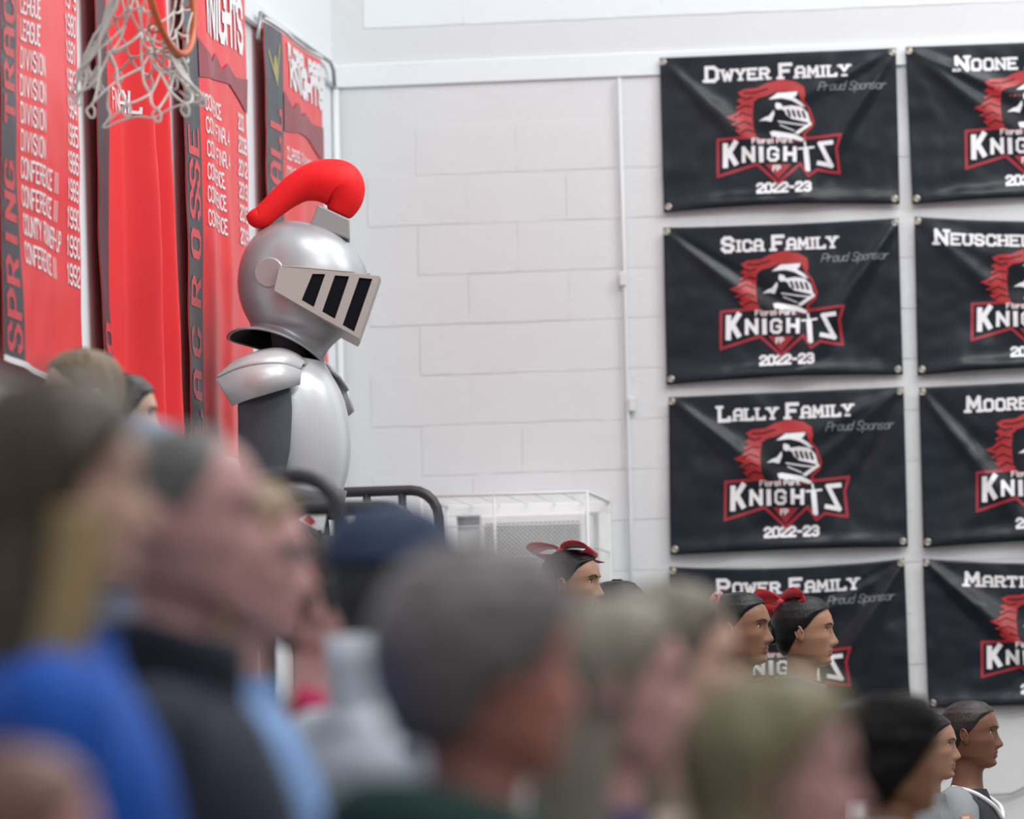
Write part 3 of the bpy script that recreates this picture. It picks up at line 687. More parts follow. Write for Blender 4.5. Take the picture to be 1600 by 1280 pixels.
def finger_hand(mb, wrist, dirn, side, fwdv, s=1.0):
    """palm and five bent fingers, hanging relaxed; side = towards the thumb"""
    d = dirn.normalized(); sd = side.normalized(); nn = fwdv.normalized()
    pal = [wrist, wrist + d*.03*s, wrist + d*.06*s, wrist + d*.088*s]
    V = []; n = 10
    for i, p in enumerate(pal):
        a = (.026, .036, .042, .040)[i]*s; t_ = (.020, .017, .015, .012)[i]*s
        for k in range(n): an = 2*math.pi*k/n; V.append(p + sd*a*math.cos(an) + nn*t_*math.sin(an))
    F = [(i*n+k, i*n+(k+1)%n, (i+1)*n+(k+1)%n, (i+1)*n+k) for i in range(3) for k in range(n)]
    F += [tuple(range(n))[::-1], tuple(3*n + k for k in range(n))]
    mb.add(V, F)
    for k, (o_, L) in enumerate(((.030, .070), (.010, .078), (-.010, .072), (-.029, .056))):
        p = wrist + d*.08*s + sd*o_*s; L *= s
        a = d; q1 = p + a*L*.45; a2 = (d*.85 + nn*.5).normalized(); q2 = q1 + a2*L*.33; a3 = (d*.55 + nn*.83).normalized(); q3 = q2 + a3*L*.25
        mb.tube([p - d*.01, p, q1, q2, q3], [.0088*s, .0088*s, .0082*s, .0074*s, .005*s], 7)
    p = wrist + d*.025*s + sd*.028*s
    mb.tube([p, p + (sd*.7 + d*.7)*.035*s, p + (sd*.7 + d*.7)*.035*s + (d*.9 + nn*.3)*.032*s, p + (sd*.6 + d*.8)*.04*s + (d*.9 + nn*.5)*.05*s], [.012*s, .011*s, .0095*s, .006*s], 7)
PN = [0]
def person(px, py, depth, heading, label, skin, hair, top, s=1.0, bw=1.0, pose='stand', topspec=None, tilt=0.0, pitch=0.0, extras=(), group=None, arm='down', eyes=True, legcol=(.02, .022, .03), foot=None, collar=None):
    PN[0] += 1; pid = PN[0]
    hc_ = at(px, py, depth); zf = deck_z(hc_.x) if foot is None else foot
    root = empty('person', (hc_.x, hc_.y, zf), R(heading)); tag(root, label, 'person', group)
    hz = hc_.z - zf                                # head centre above the feet
    M = Matrix.Translation((0, 0, hz)) @ Matrix.Scale(s, 4)
    HT = Matrix.Rotation(R(tilt), 4, 'X') @ Matrix.Rotation(R(-pitch), 4, 'Y')
    def bend(v):                                   # head turns on the neck, body stays upright
        k = min(1, max(0, (v.z + .19)/.07)); 
        if k <= 0: return v
        w_ = HT @ (v - Vector((-.02, 0, -.12))) + Vector((-.02, 0, -.12)); return v.lerp(w_, k)
    SK = mat('skin_%s' % skin[0], skin[1], .48, var=.08, scale=14, sss=.25, spec=.4)
    LIP = mat('lip_%s' % skin[0], tuple(c*f for c, f in zip(skin[1], (.75, .48, .5))), .35)
    b = MB(); V = []; F = []; MI = []
    n = len(COL)
    for z in ZR:
        for ph in COL: V.append(head_pt(ph, z, bw=bw))
    for j in range(len(ZR) - 1):
        for k in range(n):
            a = (j*n+k, (j+1)*n+k, (j+1)*n+(k+1)%n, j*n+(k+1)%n); F.append(a)
            z = ZR[j]; ay = abs(V[a[0]].y); MI.append(1 if (-.0795 < z < -.0525 and V[a[0]].x > .06 and ay < .026*(1 - (abs(z + .066)/.016)**2)**.5 if abs(z+.066) < .0155 else False) else 0)
    F.append(tuple((len(ZR)-1)*n + k for k in range(n))[::-1]); MI.append(0)
    b.V = [bend(v) for v in V]; b.F = F; b.M = MI
    for sg in (1, -1):                             # ears
        e = MB(); e.sph((0, 0, 0), (.0145, .0065, .028), 12, 8); e.tube([(-.001 + .0125*math.cos(t), .0045*sg, .021*math.sin(t) + .005) for t in np.linspace(-.3, 4.3, 14)], [.002] + [.0036]*12 + [.002], 6)
        e.xf(Matrix.Translation((-.008, sg*.082, -.004)) @ Matrix.Rotation(R(-sg*-22), 4, 'Z') @ Matrix.Rotation(R(-10), 4, 'Y'))
        b.add([bend(v) for v in e.V], e.F)
    # arms and legs
    sh = .175*bw
    hipz = -.82; footz = -hz/s; thigh = (hipz - footz)*.5
    limbs = []
    for sg in (1, -1):
        S_ = Vector((-.01, sg*sh, -.275))
        if arm == 'chest' and sg == 1 or arm == 'chest_near' and sg == -1:
            El = S_ + Vector((.06, sg*.07, -.27)); Wr = El + Vector((.19, -sg*.17, .10)); hd = (Wr - El).normalized()
        else:
            El = S_ + Vector((-.02, sg*.05, -.29)); Wr = El + Vector((.07, sg*.0, -.24)); hd = Vector((.15, 0, -1))
        b.tube(catmull([S_ + Vector((0, -sg*.05, .01)), S_, S_.lerp(El, .5), El, El.lerp(Wr, .5), Wr], 3), [.05]*3 + [.05]*3 + [.045]*3 + [.037]*3 + [.031]*3 + [.024], 10)
        finger_hand(b, Wr, hd, Vector((1, 0, .1)) if arm == 'down' else Vector((0, 0, 1)), Vector((0, -sg, 0)) if arm == 'down' else Vector((-1, 0, 0)).cross(hd) * 0 + Vector((.0, -sg*.2, -.1)) + Vector((-.6, 0, 0)), 1)
        if pose == 'stand':
            Hp = Vector((-.01, sg*.09, hipz)); Kn = Hp + Vector((.02, sg*.01, -thigh)); An = Vector((-.01, sg*.10, footz + .08))
        else:
            Hp = Vector((-.01, sg*.09, hipz)); Kn = Hp + Vector((.42, sg*.03, .02)); An = Vector((.44, sg*.12, footz + .08 - RISE/s))
        b.tube(catmull([Hp + Vector((0, 0, .08)), Hp, Hp.lerp(Kn, .5), Kn, Kn.lerp(An, .35), An], 3), [.085]*3 + [.085]*3 + [.07]*3 + [.052]*3 + [.054]*3 + [.036], 10)
        b.tube([An + Vector((-.06, 0, -.05)), An + Vector((0, 0, -.04)), An + Vector((.08, 0, -.052)), An + Vector((.16, 0, -.06))], [.028, .034, .030, .018], 8, sq=1.0)
        limbs.append((sg, S_, El, Wr, Hp, Kn, An))
    b.xf(M); b.build('body', [SK, LIP], root, True)
    # eyes, brows
    if eyes:
        for sg in (1, -1):
            e = MB(); c = bend(Vector((.0665, sg*.0315, .0115)))
            e.sph(c, .0132, 14, 10); d_ = bend(Vector((.082, sg*.0315 - 0, .0105))) - c; d_.normalize()
            q = MB(); q.sph((0, 0, 0), (.0022, .0064, .0064), 12, 6); q.xf(Matrix.Translation(c + d_*.0117) @ d_.to_track_quat('X', 'Z').to_matrix().to_4x4())
            e.add(q.V, q.F, 1); e.xf(M); e.build('eye', [EYEW, IRIS], root, True)
            l = MB(); l.tube([bend(Vector((.0655 + .0142*math.cos(a)*.97, sg*.0315 + .0135*math.sin(a), .0118 + .0052*math.cos(a*1.25)))) for a in np.linspace(-1.15, 1.15, 9)], [.0012, .002, .0026, .0026, .0026, .0026, .0026, .002, .0012], 5)
            l.xf(M); l.build('eyelash', BROWM, root, True)
            br = MB(); pts = []
            for yy, zz in ((.014, .025), (.022, .0285), (.033, .031), (.043, .0285), (.051, .024)):
                ph = math.asin(min(.95, yy/.078)); p = head_pt(ph*sg, zz); p.y = sg*yy; p.x += .0008; pts.append(bend(p))
            br.tube(catmull(pts, 3), .0021, 6); br.xf(M); br.build('eyebrow', mat('brow_%s' % hair['name'], tuple(c*.7 for c in hair['col']), .8), root, True)
    # hair
    HM = mat('hair_%s' % hair['name'], hair['col'], hair.get('rough', .45), var=.35, scale=14, bump=.5, bscale=160, stretch=(1, 1, .12), spec=hair.get('spec', .4))
    st = hair['style']; th = hair.get('th', .008); zb_ = {'short': -.075, 'sleek': -.075, 'long': -.30, 'bob': -.15, 'curly': -.09}[st]
    back_line = {'short': [(.2,0),(.078,0),(.072,22),(.062,44),(.045,58),(.025,66),(.012,74),(-.012,80),(-.016,101),(-.05,112),(-.078,135)],
                 'sleek': [(.2,0),(.086,0),(.078,30),(.068,50),(.055,64),(.04,73),(.02,82),(.006,90),(-.005,99),(-.03,106),(-.06,125),(-.078,145)],
                 'long': [(.2,0),(.084,0),(.074,28),(.055,50),(.03,64),(.0,76),(-.05,86),(-.15,92),(-.31,90)],
                 'bob': [(.2,0),(.084,0),(.074,28),(.055,50),(.03,64),(.0,78),(-.05,88),(-.16,94)],
                 'curly': [(.2,0),(.074,0),(.064,25),(.05,48),(.03,60),(.0,72),(-.05,95),(-.1,120)]}[st]
    rh = random.Random(pid); nz_, nc = 46, 60; V = []; F = []
    zs = [(.118 + th) + (zb_ - .118 - th)*(1 - math.cos(math.pi/2*(i/nz_)))**.75 for i in range(nz_ + 1)]
    for i, z in enumerate(zs):
        zz = min(z, .1155); pm = R(ip(zz, back_line) if hair.get('hl') is None else max(0, ip(zz + hair['hl'], back_line)))
        for k in range(nc + 1):
            u = k/nc; ph = pm + (2*math.pi - 2*pm)*u
            if ph > math.pi: ph -= 2*math.pi
            zq = max(zz, -.035) if st in ('long', 'bob') else zz
            p = head_pt(ph, zq); r_ = Vector((p.x, p.y, 0)); L = r_.length
            edge = min(1, min(u, 1 - u)*(2*math.pi - 2*pm)/.35) if pm > 0 else 1
            if st in ('short', 'sleek', 'curly'): edge *= min(1, (z - zb_)/.02 + .1)
            t_ = th*(.18 + .82*edge**.5)
            nn = 0.0
            if st == 'curly': nn = .012*noise.noise(Vector((p.x*28, p.y*28, z*28 + pid)))*edge
            elif st == 'short': nn = .004*noise.noise(Vector((p.x*55, p.y*55, z*30 + pid)))
            elif st in ('long', 'bob'): nn = .0035*math.sin(ph*17 + 3*noise.noise(Vector((ph*2, z*9, pid)))) + .006*noise.noise(Vector((ph*3, z*12, pid)))
            else: nn = .0007*math.sin(ph*60)
            out = r_/max(L, 1e-6)*(t_ + nn) if L > 1e-6 else Vector()
            q = Vector((p.x, p.y, 0)) + out; q.z = z if z <= .1155 else .1155 + th*(1 - i*.0)
            if z > .09: q.z = min(z, .1155) + th*max(0, min(1, (z - .05)/.065))*(1 if L < .05 else .6)
            if st in ('long', 'bob') and z < -.035:
                k2 = (-.035 - z); q.x = q.x*(1 + k2*.5) - k2*.05; q.y *= 1 + k2*.7
            V.append(bend(q))
    for i in range(nz_):
        for k in range(nc): a = i*(nc+1) + k; F.append((a, a+nc+1, a+nc+2, a+1))
    hb = MB(); hb.V = V; hb.F = F; hb.M = [0]*len(F)
    if hair.get('bun'):
        c = Vector(hair['bun']); 
        hb.sph(bend(c), hair.get('bunr', .032), 16, 10)
    hb.xf(M); ho = hb.build('hair', HM, root, True); thicken(ho, .004, -1)
    if hair.get('pony'):
        pb = MB(); P0 = Vector(hair['pony']); pts = [P0, P0 + Vector((-.03, 0, .0)), P0 + Vector((-.055, .0, -.06)), P0 + Vector((-.05, 0, -.16)), P0 + Vector((-.04, 0, -.24))]
        pb.tube([bend(p) for p in catmull(pts, 4)], [.014]*2 + [.022]*3 + [.03]*4 + [.028]*4 + [.02]*3 + [.006], 12); pb.xf(M); pb.build('ponytail', HM, root, True)
    # clothes
    tm = mat('cloth_%s' % top[0], top[1], top[2] if len(top) > 2 else .8, var=.12, scale=18, bump=.5, bscale=90)
    nk = topspec.get('neck', -.165) if topspec else -.165
    puff = topspec.get('puff', .012) if topspec else .012
    zc = [nk] + [z for z in ZR if z < nk - .004 and z > -.86]
    V = []; F = []; n2 = 60
    for j, z in enumerate(zc):
        for k in range(n2):
            ph = 2*math.pi*k/n2; zz = z; p = head_pt(ph - math.pi, z, bw=bw)
            if collar == 'v' and j < 12 and math.cos(ph - math.pi) > 0: p = head_pt(ph - math.pi, z, bw=bw)
            r_ = Vector((p.x, p.y, 0)).normalized(); wob = .004*noise.noise(Vector((p.x*14, p.y*14, z*14 + pid))) + (.007*abs(math.sin(z*38)) if topspec and topspec.get('quilt') else 0)
            q = p + r_*(puff + wob); 
            if j == 0: q = p + r_*(puff*.8)
            V.append(q)
    for j in range(len(zc) - 1):
        for k in range(n2): F.append((j*n2+k, (j+1)*n2+k, (j+1)*n2+(k+1)%n2, j*n2+(k+1)%n2))
    cb = MB(); cb.V = V; cb.F = F; cb.M = [0]*len(F)
    for sg, S_, El, Wr, Hp, Kn, An in limbs:
        pts = catmull([S_ + Vector((0, -sg*.05, .012)), S_ + Vector((0, sg*.005, .004)), S_.lerp(El, .5), El, El.lerp(Wr, .5), Wr], 5)
        rr_ = list(np.interp(np.linspace(0, 1, len(pts)), [0, .2, .4, .6, .8, 1], [.055, .062, .055, .047, .042, .036]))
        if topspec and topspec.get('quilt'): rr_ = [r + .012*(i % 3 == 1) + .008 for i, r in enumerate(rr_)]
        rr_ = [r + puff*.4 for r in rr_]
        cb.tube(pts, rr_, 14)
    cb.xf(M); co = cb.build(topspec.get('name', 'shirt') if topspec else 'shirt', tm, root, True)
    if topspec and topspec.get('collar'):
        kb = MB(); cc = topspec['collar']; V = []; F = []
        hi = cc.get('h', .05)
        for j, (dz, dr) in enumerate(((-.03, .014), (0, .013), (hi*.5, .014), (hi, .019), (hi*.95, .012), (hi*.4, .006))):
            for k in range(40):
                ph = 2*math.pi*k/40; p = head_pt(ph, -.175, bw=bw); r_ = Vector((p.x, p.y, 0)).normalized()
                V.append(Vector((p.x, p.y, -.175 + dz - .035*max(0, math.cos(ph)))) + r_*(dr + puff))
        for j in range(5):
            for k in range(40): F.append((j*40+k, j*40+(k+1)%40, (j+1)*40+(k+1)%40, (j+1)*40+k))
        kb.add(V, F); kb.xf(M); kb.build('collar', mat('cloth_%s' % cc['m'][0], cc['m'][1], .8), root, True)
    lm = mat('trousers_%d' % pid, legcol, .8)
    tb = MB()
    for sg, S_, El, Wr, Hp, Kn, An in limbs:
        pts = catmull([Hp + Vector((0, 0, .1)), Hp, Hp.lerp(Kn, .5), Kn, Kn.lerp(An, .35), An], 3)
        tb.tube(pts, list(np.interp(np.linspace(0, 1, len(pts)), [0, .2, .4, .6, .8, 1], [.095, .098, .084, .068, .066, .055])), 12)
    tb.sph((-.01, 0, -.80), (.115, .155, .07), 16, 8)
    tb.xf(M); tb.build('trousers', lm, root, True)
    for sg, S_, El, Wr, Hp, Kn, An in limbs:
        f = MB(); f.tube([An + Vector((-.085, 0, -.035)), An + Vector((-.05, 0, -.035)), An + Vector((.05, 0, -.045)), An + Vector((.14, 0, -.052)), An + Vector((.19, 0, -.058))], [.02, .038, .036, .028, .014], 10)
        f.xf(M); f.build('shoe', mat('shoe_white', (.5, .5, .5), .6), root, True)
    # extras
    ctx = dict(root=root, M=M, bend=bend, bw=bw, pid=pid)
    for e in extras: e(ctx)
    return root
def bow(c, col=(.60, .03, .04), s=1.0, rz=0.0, rx=0.0):
    def f(x):
        mt = mat('bow_red', col, .35, var=.2, scale=40, sheen=.2)
        b = MB()
        for sg in (1, -1):
            for t0 in (0,):
                ring = []
                for k in range(17):
                    a = k/16*2*math.pi
                    ring.append((sg*(.045 - .045*math.cos(a))*s, .022*math.sin(a)*s))
                V = []; 
                for (u, v_) in ring:
                    wd = (.010 + .022*min(1, abs(u)/.06/s))*s
                    V += [Vector((-.004 + v_*.5, u, v_ - wd)), Vector((.004 + v_*.5, u, v_ + wd))]
                F = [(2*i, 2*i+1, 2*i+3, 2*i+2) for i in range(16)]
                b.add(V, F)
            V = []; 
            for k in range(6):
                t = k/5; V += [Vector((-.01, sg*(.01 + .04*t)*s, -.11*t*s - .0)), Vector((-.012, sg*(.03 + .045*t)*s, -.10*t*s))]
            b.add(V, [(2*i, 2*i+1, 2*i+3, 2*i+2) for i in range(5)])
        b.sph((0, 0, 0), (.012*s, .014*s, .016*s), 10, 8)
        b.xf(Matrix.Translation(c) @ Matrix.Rotation(R(rz), 4, 'Z') @ Matrix.Rotation(R(rx), 4, 'Y'))
        b.V = [x['bend'](v) for v in b.V]; b.xf(x['M'])
        o = b.build('hair_bow', mt, x['root'], True); thicken(o, .0015)
    return f
def glasses(x):
    b = MB(); l = MB()
    for sg in (1, -1):
        c = Vector((.092, sg*.032, .010))
        ring = [c + Vector((-.012*abs(math.cos(a)) , .026*math.cos(a), .019*math.sin(a))) for a in np.linspace(0, 2*math.pi, 17)[:-1]]
        b.tube(ring, .0016, 6, True); n = len(l.V); l.add([c + Vector((.003, 0, 0))] + ring, [(0, 1 + i, 1 + (i+1) % 16) for i in range(16)])
        b.tube([c + Vector((-.01, sg*.026, .006)), Vector((.03, sg*.083, .012)), Vector((-.01, sg*.086, .010)), Vector((-.03, sg*.085, -.004))], .0018, 6)
    b.tube([(.089, -.007, .012), (.096, 0, .014), (.089, .007, .012)], .0016, 6)
    for q in (b, l): q.V = [x['bend'](v) for v in q.V]; q.xf(x['M'])
    gr = empty('glasses', (0, 0, 0)); gr.parent = x['root']
    b.build('spectacle_frame', GLASSF, gr, True)
    lm = bpy.data.materials.get('lens') or bpy.data.materials.new('lens'); lm.use_nodes = True
    nt_ = lm.node_tree; nt_.nodes.clear(); g1 = nt_.nodes.new('ShaderNodeBsdfGlossy'); g1.inputs['Roughness'].default_value = .03
    tr = nt_.nodes.new('ShaderNodeBsdfTransparent'); mx = nt_.nodes.new('ShaderNodeMixShader'); mx.inputs[0].default_value = .25; ou = nt_.nodes.new('ShaderNodeOutputMaterial')
    nt_.links.new(tr.outputs[0], mx.inputs[1]); nt_.links.new(g1.outputs[0], mx.inputs[2]); nt_.links.new(mx.outputs[0], ou.inputs[0])
    l.build('lens', lm, gr, True)
def cap(col, brim=True, back=False, name='cap'):
    def f(x):
        V = []; F = []; n = 48; rings = 14
        for j in range(rings + 1):
            t = j/rings
            for k in range(n):
                ph = 2*math.pi*k/n; z = .035 + .081*math.sin(t*math.pi/2); p = head_pt(ph, min(z, .1155)); r_ = Vector((p.x, p.y, 0)); 
                r_ = r_.normalized() if r_.length > 1e-6 else Vector()
                V.append(Vector((p.x, p.y, z + .02*t)) + r_*.016*(1 - .2*t))
        for j in range(rings):
            for k in range(n): F.append((j*n+k, j*n+(k+1)%n, (j+1)*n+(k+1)%n, (j+1)*n+k))
        b = MB(); b.add(V, F); b.sph((0, 0, .137), (.008, .008, .005), 8, 5)
        V = []; F = []
        m_ = 9
        if brim:
            for i in range(5):
                for k in range(m_):
                    a = R(-58 + 116*k/(m_-1)); rr_ = .104 + .068*i/4*math.cos(a)
                    V.append(Vector((rr_*math.cos(a), .088*math.sin(a)*(1 + .05*i), .042 - .012*i/4 - .012*math.sin(a)**2)))
            for i in range(4):
                for k in range(m_-1): F.append((i*m_+k, i*m_+k+1, (i+1)*m_+k+1, (i+1)*m_+k))
            b.add(V, F)
        b.V = [x['bend'](v) for v in b.V]; b.xf(x['M'])
        o = b.build(name, mat('cap_%s' % name, col, .75, bump=.4, bscale=120), x['root'], True); thicken(o, .003)
    return f
def panel(name, pts, mt, th=.004):      # a small sewn-on piece in head coordinates
    def f(x):
        o = mesh(name, [x['M'] @ Vector(p) for p in pts], [tuple(range(len(pts)))], mt, x['root']); thicken(o, th)
    return f
def tubepart(name, pts, r, mt):
    def f(x):
        b = MB(); b.tube(catmull(pts, 5), r, 10); b.xf(x['M']); b.build(name, mt, x['root'], True)
    return f

FAIR = ('fair', (.66, .42, .33)); PINK = ('pink', (.63, .36, .335)); RUDDY = ('ruddy', (.56, .24, .19)); TAN = ('tan', (.36, .19, .115)); BROWN = ('brown', (.25, .12, .07)); DEEP = ('deep', (.18, .08, .048)); OLIVE = ('olive', (.34, .19, .125))
BLK = dict(name='black', col=(.007, .0065, .008), rough=.36, spec=.28)
def H(style, name, col, **k): return dict(style=style, name=name, col=col, **k)
black = lambda **k: dict(BLK, **k)

# --- sharp cheerleaders by the back wall
person(1157, 985, 19.3, -14, 'girl in profile with sleek black hair and red bow before the bottom left banner', BROWN, black(style='sleek', bun=(-.105, 0, .065), bunr=.03), ('black_uniform', (.015, .016, .022)), s=1.05, bw=.85,
       topspec=dict(name='uniform', collar=dict(m=('grey_trim', (.16, .18, .22)), h=.03)), extras=[bow(Vector((-.10, .02, .075)), rz=30, s=1.0), tubepart('grey_strap', [(-.05, -.07, -.14), (.0, -.08, -.20), (.05, -.10, -.26), (.08, -.11, -.36)], .018, mat('grey_trim2', (.13, .15, .18), .8))])
person(1258, 990, 19.9, -2, 'girl in profile with side-swept black hair, right of the sleek-haired girl', TAN, black(style='sleek', th=.012, bun=(-.118, 0, .0), bunr=.036), ('black_uniform', (.015, .016, .022)), s=1.03, bw=.85,
       topspec=dict(name='uniform', collar=dict(m=('grey_trim', (.16, .18, .22)), h=.03)), extras=[bow(Vector((-.075, -.01, .104)), rz=62, rx=-48, s=1.15)])
person(894, 915, 19.0, -10, 'girl with a large red bow and black hair below the air conditioner, face half hidden', OLIVE, black(style='sleek', bun=(-.11, 0, .03), bunr=.03), ('black_uniform', (.015, .016, .022)), s=.98, bw=.85, pitch=0,
       topspec=dict(name='uniform'), extras=[bow(Vector((-.03, -.01, .118)), col=(.7, .05, .05), rz=78, rx=-78, s=1.3)])
person(966, 965, 19.6, 5, 'person seen only as the crown of a dark head right of the large red bow', OLIVE, black(style='short', th=.012), ('black_uniform', (.015, .016, .022)), s=1, bw=.85)
person(1452, 1169, 18.9, -4, 'girl in profile with combed-back black hair, left of the last girl at lower right', OLIVE, black(style='sleek', bun=(-.115, 0, -.02), bunr=.03), ('grey_sleeve', (.16, .17, .18)), s=.93, bw=.85,
       topspec=dict(name='uniform', puff=.016), arm='chest_near')
person(1517, 1150, 19.4, -6, 'girl with dark skin and white V collar standing furthest right at the wall', DEEP, H('sleek', 'darkbrown', (.022, .015, .014), rough=.4, bun=(-.11, 0, -.02), bunr=.03), ('white_black_uniform', (.02, .022, .03)), s=.98, bw=.88,
       topspec=dict(name='uniform', neck=-.185), extras=[tubepart('collar_trim', [(-.06, -.072, -.178), (.0, -.082, -.192), (.045, -.075, -.215), (.085, -.045, -.25), (.102, -.005, -.29), (.09, .045, -.25), (.045, .075, -.215), (.0, .082, -.192)], .0085, PWHITE),
       tubepart('shoulder_yoke', [(-.05, -.12, -.235), (-.02, -.165, -.255), (-.01, -.2, -.30), (-.01, -.22, -.36)], .066, mat('yoke_grey', (.24, .26, .27), .8)),
       panel('arm_patch', [(.0, -.268, -.275), (.035, -.258, -.27), (.04, -.266, -.31), (.004, -.282, -.315)], mat('patch_orange', (.55, .22, .12), .6)), panel('patch_centre', [(.008, -.275, -.282), (.029, -.268, -.279), (.033, -.274, -.302), (.012, -.285, -.306)], mat('patch_pale', (.5, .48, .5), .6))])
# --- heads at the left, below the red banners
person(128, 622, 14.4, -150, 'person with smooth light brown hair, top of head below the nearest red banner', FAIR, H('long', 'lightbrown', (.20, .14, .085)), ('dark_coat', (.03, .03, .035)), s=1)
person(192, 655, 15.3, 10, 'person with dark hair, crown just right of the light brown head', FAIR, black(style='short', th=.012), ('dark_coat', (.03, .03, .035)), s=.95, )
person(222, 775, 9.5, 10, 'blurred person in a pale blue-grey cap behind the grey-haired man', PINK, H('short', 'greybrown', (.12, .10, .09)), ('slate_coat', (.10, .12, .17)), s=.95, extras=[cap((.30, .36, .46), False, name='knit_cap')])
# --- middle distance
person(506, 948, 10.3, 6, 'woman in a dark headband with a pink face and magenta scarf, middle distance', PINK, H('short', 'darkbrown2', (.04, .025, .02), th=.012), ('tan_coat', (.36, .29, .20)), s=1.0, bw=.9, foot=.56, pose='sit',
       topspec=dict(name='coat', puff=.016), extras=[tubepart('scarf', [(-.05, -.085, -.17), (.04, -.08, -.21), (.09, -.03, -.25), (.10, -.02, -.33), (.10, -.03, -.42)], .03, mat('magenta_scarf', (.48, .015, .10), .8)),
       tubepart('headband', [Vector((.095*math.cos(a) - .0, .082*math.sin(a), .062 + .012*math.cos(a))) for a in np.linspace(0, 2*math.pi, 25)], .014, mat('headband_maroon', (.10, .02, .025), .8))])
person(614, 920, 9.6, 42, 'man in a navy cap and white quilted jacket, seen from behind', RUDDY, H('short', 'darkgrey', (.05, .05, .055)), ('white_quilt', (.62, .66, .72)), s=1.05, foot=.28,
       topspec=dict(name='jacket', puff=.02, quilt=True, collar=dict(m=('white_quilt2', (.72, .76, .82)), h=.10)), extras=[cap((.014, .03, .075), True, name='cap')])
person(1398, 1188, 12.0, 25, 'person with thick black curly hair, blurred, below the bottom left banner', BROWN, H('curly', 'blackcurl', (.008, .007, .008), th=.026, rough=.7, spec=.15), ('charcoal_top', (.06, .065, .075)), s=1.0, bw=.9, topspec=dict(name='top', collar=dict(m=('grey_scarf', (.22, .23, .25)), h=.05)))
# --- near row, strongly out of focus
person(92, 770, 6.6, 12, 'woman with long fair-brown hair in a bright blue top at far left', FAIR, H('long', 'fairbrown', (.085, .066, .045), th=.022), ('bright_blue', (.003, .085, .46)), s=1.0, bw=1.05, foot=.28,
       topspec=dict(name='top', puff=.024), extras=[tubepart('blond_lock', [(.02, -.085, -.03), (.015, -.10, -.10), (.0, -.115, -.18), (-.02, -.12, -.26)], .034, mat('blond_lock', (.34, .24, .11), .5)), tubepart('hair_tie', [(-.115, -.03, .055), (-.125, 0, .06), (-.115, .03, .055)], .02, mat('pink_tie', (.55, .10, .15), .7))])
person(288, 822, 7.5, 0, 'man with short grey hair in a navy jacket, second from left in front', PINK, H('short', 'grey', (.13, .125, .12), th=.006, hl=-.03), ('navy_jacket', (.008, .014, .030)), s=1.07, bw=1.0, foot=.28,
       topspec=dict(name='jacket', puff=.02, collar=dict(m=('navy_knit', (.008, .011, .026)), h=.06)))
person(376, 884, 8.7, 0, 'dark-blond woman in glasses and light blue shirt beside the grey-haired man', PINK, H('long', 'darkblond', (.30, .21, .12), th=.012), ('light_blue', (.20, .34, .62)), s=1.05, bw=.92, foot=.28, extras=[glasses])
person(755, 1052, 6.6, 33, 'man with thick grey-brown hair and dark green jacket, largest head in front, seen from behind', RUDDY, H('short', 'ashbrown', (.17, .15, .15), th=.02), ('dark_green', (.014, .045, .038)), s=1.12, bw=1.05,
       topspec=dict(name='jacket', puff=.02), extras=[tubepart('raised_collar', [Vector((-.05 + .075*math.cos(a), .085*math.sin(a), -.175 - .02*math.cos(a))) for a in np.linspace(0, 2*math.pi, 17)], .05, mat('dark_green2', (.014, .05, .042), .85))])
person(958, 1078, 7.7, 8, 'woman with grey-blond shoulder-length hair, right of the largest head', PINK, H('long', 'greyblond', (.27, .24, .19), th=.012), ('slate_blue', (.04, .06, .17)), s=1.0, bw=.92, topspec=dict(name='top'), eyes=True)
person(1046, 1050, 8.7, 6, 'woman with a pale forehead and grey-brown hair behind the grey-blond woman', FAIR, H('long', 'mousebrown', (.17, .145, .11), th=.010), ('beige_top', (.30, .24, .18)), s=1.1, bw=.9, topspec=dict(name='top'))
person(1212, 1220, 6.5, -2, 'woman with khaki-blond hair at the bottom edge, nearest on the right', PINK, H('long', 'khakiblond', (.25, .215, .125), th=.02), ('grey_top', (.12, .13, .13)), s=.92, bw=.92, topspec=dict(name='top'))
person(20, 1345, 5.6, 10, 'person whose light brown crown just enters the lower left corner', PINK, H('short', 'copper', (.22, .11, .08), th=.010), ('dark_coat', (.03, .03, .035)), s=.9, foot=0.0)

# benches under the seated pair
for (px, py, d) in ((506, 948, 10.3),):
    c = at(px, py, d); zz = c.z - .93
    bo = empty('bench', (c.x, c.y, deck_z(c.x))); tag(bo, 'dark bench seat under the seated woman in the magenta scarf', 'bench')
    z1_ = zz; z0_ = deck_z(c.x)
    b = MB(); b.box((c.x-.2, c.y-.25, z1_-.04), (c.x+.12, c.y+.25, z1_)); local(bo, b.build('seat', DECKM, bo))
    if z1_ - .04 > z0_:
        for sy in (-.2, .2): b = MB(); b.box((c.x-.03, c.y+sy-.02, z0_), (c.x+.03, c.y+sy+.02, z1_-.04)); local(bo, b.build('leg', DECKM, bo))

# ------------------------------------------------------------------ the mascot
DM = 19.5; PXM = F_PX/DM
mc = at(462, 640, DM); zdeck = 1.40
mas = empty('knight_mascot', (mc.x, mc.y, zdeck), YAW*0.0)
tag(mas, 'person in a silver knight costume with red plume standing on the top bleacher row', 'person')
AXX = Vector((rgt.x, rgt.y, 0)).normalized(); 
